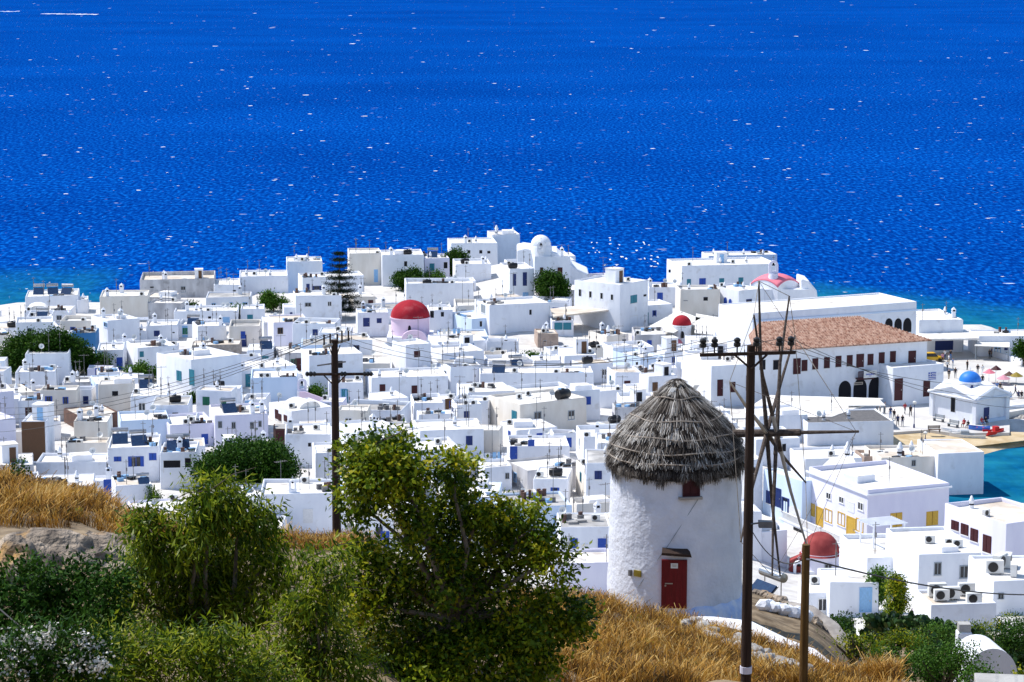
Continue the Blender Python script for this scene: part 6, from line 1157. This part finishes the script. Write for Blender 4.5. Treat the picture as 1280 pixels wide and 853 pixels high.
# ------------------------------------------------------------------ remaining town houses
LM = [('the big crimson dome', 513, 400, 1), ('the tall conifer', 425, 360, 1), ('the small bell gable', 378, 485, 1), ('the blue-painted house', 104, 430, 1), ('the dark tree clump', 55, 448, 1), ('the blue-shuttered house', 168, 580, 1), ('the rusty timber panel', 42, 552, 1), ('the thatched cap', 843, 520, 1), ('the little red-domed chapel', 852, 405, 1), ('the large barred-window house', 690, 520, 1), ('the dark red window house', 512, 486, 1), ('the round tree', 690, 361, 1), ('the blank church dome', 676, 305, 1), ('the double-crossarm pole', 421, 440, 1), ('the spreading tree', 308, 588, 1), ('the grey sea-edge block', 222, 360, 1), ('the blue plank door', 642, 567, 1), ('the tan stone hut', 685, 427, 1), ('the lavender house', 300, 537, 1), ('the plain white cube', 398, 386, 1), ('the turquoise glass kiosk', 703, 412, 1), ('the roof greenery row', 666, 447, 1), ('the brown clad house', 125, 526, 1), ('the orange-tipped tree', 520, 620, 1), ('the red-door low house', 257, 398, 1), ('the two-door lavender flank', 270, 470, 1), ('the solar heater block', 65, 380, 1), ('the broad white terrace', 670, 478, 1), ('the grand corner house', 770, 380, 1), ('the cream cowl house', 771, 427, 1), ('the lime bushes', 182, 466, 1)]
NUM = ['no', 'one', 'two', 'three', 'four', 'five', 'six']
CW = {'b': 'blue', 'n': 'navy', 't': 'teal', 'r': 'red', 'g': 'green', 'o': 'brown', 'w': 'grey', 'd': 'dark', 'l': 'pale-blue'}
EXW = {'pot': 'cowl chimney', 'chimney': 'square chimney', 'solar': 'solar heater', 'tank': 'black tank', 'ac': 'roof cooling units', 'aerial': 'tall aerial', 'dish': 'satellite dish', 'hut': 'stair hut', 'step': 'roof block', 'vault': 'vaulted roof', 'line': 'washing line', 'pergola': 'pergola', 'clutter': 'cluttered roof', None: 'bare roof'}
WW = {'white': 'white', 'cream': 'cream', 'lavender': 'lilac', 'paleblue': 'bluish', 'grey': 'grey'}
USED = set(); NF = 0
def sat(a, b, sh=.94):
    def shr(p): cx = sum(q[0] for q in p) / len(p); cy = sum(q[1] for q in p) / len(p); return [(cx + (x - cx) * sh, cy + (y - cy) * sh) for x, y in p]
    a, b = shr(a), shr(b)
    for P in (a, b):
        for i in range(len(P)):
            ex_, ey = P[i][0] - P[i - 1][0], P[i][1] - P[i - 1][1]; nx, ny = -ey, ex_
            A0 = [nx * x + ny * y for x, y in a]; B0 = [nx * x + ny * y for x, y in b]
            if max(A0) < min(B0) or max(B0) < min(A0): return False
    return True
SIL = [(-60, 600), (0, 600), (100, 615), (170, 650), (300, 668), (420, 672), (600, 735), (740, 745), (755, 745), (758, 600), (928, 600), (932, 720), (1000, 720)]
SKY = [(-60, 374), (130, 369), (172, 366), (176, 350), (300, 345), (360, 330), (436, 322), (560, 312), (620, 300), (700, 318), (735, 345), (820, 350), (830, 335), (970, 335)]
RLIM = [(250, 940), (300, 930), (340, 900), (355, 905), (375, 930), (395, 905), (415, 840), (440, 800), (480, 740)]
def rel(px, py):
    c = sorted(LM, key=lambda l: (l[1] - px) ** 2 + 2.2 * (l[2] - py) ** 2); out = []
    for nm, lx, ly, _ in c[:9]:
        dx, dy = px - lx, py - ly; fb = 'beyond' if dy < -14 else 'before' if dy > 14 else ''; lr = 'left' if dx < -22 else 'right' if dx > 22 else ''
        far = 'just ' if abs(dx) + abs(dy) < 45 else 'well ' if abs(dx) + abs(dy) > 130 else ''
        ph = f'{fb}-{lr}' if fb and lr else fb or lr or 'touching'
        out.append(f'{far}{ph}' + (' of ' if lr else ' ') + nm)
    return out
STUFF = MB()
for pas in (0, 1, 2, 3, 4):
 d = 256.0 + pas * 2.3; row = 0
 while d < 492:
    px = -45 + rnd.uniform(0, 40); row += 1
    while px < 940:
        w = rnd.choice((4.2, 5.2, 6, 7, 8.2)) if pas == 0 else rnd.uniform(3.2, 5.5) if pas == 1 else rnd.uniform(2.6, 4) if pas == 2 else rnd.uniform(1.6, 3.0); dep = rnd.uniform(5.5, 8.5) if pas == 0 else rnd.uniform(3, 5) if pas < 3 else rnd.uniform(1.6, 3); dd = d + rnd.uniform(-1.5, 1.5); wpx = w / dd * 3000; pc = px + wpx / 2; px += wpx + rnd.uniform(-.2, 2.2) / dd * 3000
        if pc > lerp_tab(RLIM, dd) or dd > lerp_tab(COAST, pc) - 12: continue
        if rnd.random() < .05: continue
        x = (pc - 640) / 2963 * dd; z = tz(x, dd, False); yaw = rnd.gauss(10, 9); hs_ = [rnd.choice((2.9, 3.2, 3.5, 4.0)), 2.7, 2.3] if rnd.random() < .66 else [rnd.choice((5.4, 5.9, 6.3)), 3.3, 2.6]
        if pas: hs_ = [rnd.choice((2.6, 3.0, 3.6, 4.4)), 2.3, 1.9] if pas < 3 else [rnd.choice((1.4, 1.9, 2.6, 3.2)), 1.2]
        c_, s_ = math.cos(R(yaw)), math.sin(R(yaw)); foot = [(x + u * c_ - v * s_, dd + u * s_ + v * c_) for u, v in ((-w / 2, 0), (w / 2, 0), (w / 2, dep), (-w / 2, dep))]
        if any(abs(f[0][1] - dd) < 40 and sat(foot, f) for f in FOOT): continue
        ok = None
        for h in hs_:
            q = [proj((fx, fy, z + h)) for fx, fy in foot]; x0, x1 = min(a[0] for a in q), max(a[0] for a in q); yt = min(a[1] for a in q[:2]) - 1; yb = proj((x, dd, z))[1]
            if yt < lerp_tab(SKY, pc): continue
            if not any(P[4] > dd and x1 > P[0] + 2 and x0 < P[1] - 2 and yt < P[3] - 3 and yb > P[2] for P in PROT): ok = h; break
        if ok is None: continue
        h = ok; sil = lerp_tab(SIL, pc)
        if yt > sil + 4: continue
        wall = rnd.choices(('white', 'cream', 'lavender', 'paleblue', 'grey'), (70, 11, 7, 6, 6))[0]; roof = rnd.choices(('roofwhite', 'roofbeige', 'roofgrey'), (72, 17, 11))[0]
        wins = []; col = rnd.choices('bntrgowdl', (20, 14, 13, 6, 4, 4, 10, 22, 7))[0]; two = h > 4.8
        for lev in ((1.35, h - 1.45) if two else (h - 1.55,)):
            n = rnd.choice((1, 1, 2, 2, 3)) if w > 6 else rnd.choice((0, 1, 1, 2))
            for k in range(n): wins.append(('F', -w / 2 + w * (k + .5 + rnd.uniform(-.15, .15)) / n, max(1.1, lev), rnd.uniform(.75, 1.05), rnd.uniform(.95, 1.35)))
            if rnd.random() < .4: wins.append(('L', dep * rnd.uniform(.25, .75), max(1.1, lev), .9, 1.2))
        kd = ('h' if rnd.random() < .5 else 'g') if col == 'd' else rnd.choice('ssog') if col != 'w' else 'g'
        exs = [rnd.choices(('pot', 'chimney', 'solar', 'tank', 'ac', 'dish', 'hut', 'step', 'vault', 'line', 'pergola', 'clutter', None), (12, 10, 5, 6, 12, 9, 8, 9, 4, 4, 3, 12, 6))[0]] 
        if w < 4.2 and exs[0] in ('hut', 'step', 'solar', 'tank'): exs = [rnd.choice(('ac', None, 'pot', 'dish', 'chimney'))]
        if w < 6 and exs[0] in ('vault', 'line', 'pergola'): exs = ['pot']
        py = (yt + yb) / 2; opts = rel(pc, py); nwin = len(wins); label = None
        sz = 'tall' if two else 'tiny' if w < 4 else 'small' if w < 6 else 'wide' if w > 8.5 else 'low'
        base = f'{sz} {WW[wall]} house, ' + (f'{NUM[min(6, nwin)]} {CW[col]} window{"s" if nwin > 1 else ""}' if nwin else 'windowless') + f', {EXW[exs[0]]}, '
        for o_ in opts:
            t = base + o_
            if t not in USED and len(t.split()) <= 16: label = t; break
        if NF > 218: label = 'x'
        if not label: continue
        USED.add(label); NF += 1
        if NF > 218:
            Mx = Matrix.Translation((x, dd, z)) @ Matrix.Rotation(R(yaw), 4, 'Z'); o_n = len(STUFF.v); b9 = MB(); b9.box(-w / 2, w / 2, 0, dep, -2.5, h, 0); b9.box(-w / 2 + .2, w / 2 - .2, .2, dep - .2, h, h + .012, 1); b9.box(-w / 2, w / 2, 0, .2, h, h + .25, 0); b9.box(w / 2 - .2, w / 2, .2, dep, h, h + .25, 0); b9.box(-w / 2, -w / 2 + .2, .2, dep, h, h + .25, 0)
            for f, u, v, a, b_ in wins:
                if f == 'F': b9.box(u - a / 2, u + a / 2, -.05, 0, v - b_ / 2, v + b_ / 2, rnd.choice((2, 3, 3, 4)))
            STUFF.add([Mx @ Vector(q_) for q_ in b9.v], b9.f); STUFF.m[-len(b9.m):] = b9.m; FOOT.append(foot); continue
        hs = H(); hs.w, hs.dep, hs.h, hs.ph = w, dep, h, rnd.choice((.12, .2, .35, .6)); loc = (x, dd, z)
        hs.root = thing('house', label, 'house', loc, R(yaw), G); hs.M = Matrix.Translation(loc) @ Matrix.Rotation(R(yaw), 4, 'Z'); hs.wall, hs.roof = shell(w, dep, h, hs.ph, wall, roof, hs.root, 2.5); FOOT.append(foot)
        for f, u, v, a, b_ in wins: put_win(hs, f, u, v, a, b_, kd + col)
        if rnd.random() < .45: put_win(hs, 'F', rnd.uniform(-w * .35, w * .35), 1.0, .95, 2.0, rnd.choice(('db', 'dl', 'dt', 'dw', 'dn', 'do', 'dr')))
        if exs[0]: add_extras(hs, [(exs[0], rnd.uniform(.2, .8), rnd.uniform(.25, .75))])
        more = [('mast', rnd.random(), rnd.random()) for _ in range(rnd.choice((0, 1, 1, 2, 2)))]
        if w > 6 and rnd.random() < .4: more.append(('clutter', rnd.uniform(.2, .8), rnd.uniform(.2, .8)))
        if rnd.random() < .35: more.append(('ac', rnd.choice((.05, .95)), rnd.random()))
        if rnd.random() < .3: more.append(('aerial', rnd.random(), rnd.random()))
        add_extras(hs, more)
    d += 7.4 if pas == 0 else 3.7
open('/tmp/nf', 'w').write(f'{NF}') if 0 else None
# ------------------------------------------------------------------ light
w = bpy.data.worlds.new('World'); S.world = w; w.use_nodes = True; nt = w.node_tree; bg = nt.nodes['Background']
sk = nt.nodes.new('ShaderNodeTexSky'); sk.sky_type = 'NISHITA'; sk.sun_disc = False
SD = Vector((-.90, .42, 0)).normalized(); EL = R(56); SD = Vector((SD.x * math.cos(EL), SD.y * math.cos(EL), math.sin(EL)))
sk.sun_elevation = EL; sk.sun_rotation = math.atan2(SD.x, SD.y); sk.altitude = 50; sk.air_density = 1.0; sk.dust_density = .3; sk.ozone_density = 1.5
nt.links.new(sk.outputs[0], bg.inputs['Color']); bg.inputs['Strength'].default_value = .15
ld = bpy.data.lights.new('sun', 'SUN'); ld.energy = 4.5; ld.angle = R(.53); ld.color = (1, .96, .90); lo = bpy.data.objects.new('sun', ld); COL.objects.link(lo); lo.rotation_euler = SD.to_track_quat('Z', 'Y').to_euler(); lo.location = SD * 300
vs = S.view_settings; vs.view_transform = 'Standard'; vs.look = 'None'; vs.exposure = .23; vs.gamma = 1; vs.use_curve_mapping = False
S.cycles.max_bounces = 6; S.cycles.diffuse_bounces = 3; S.cycles.glossy_bounces = 2; S.cycles.transmission_bounces = 2; S.cycles.use_denoising = True; S.cycles.caustics_reflective = False
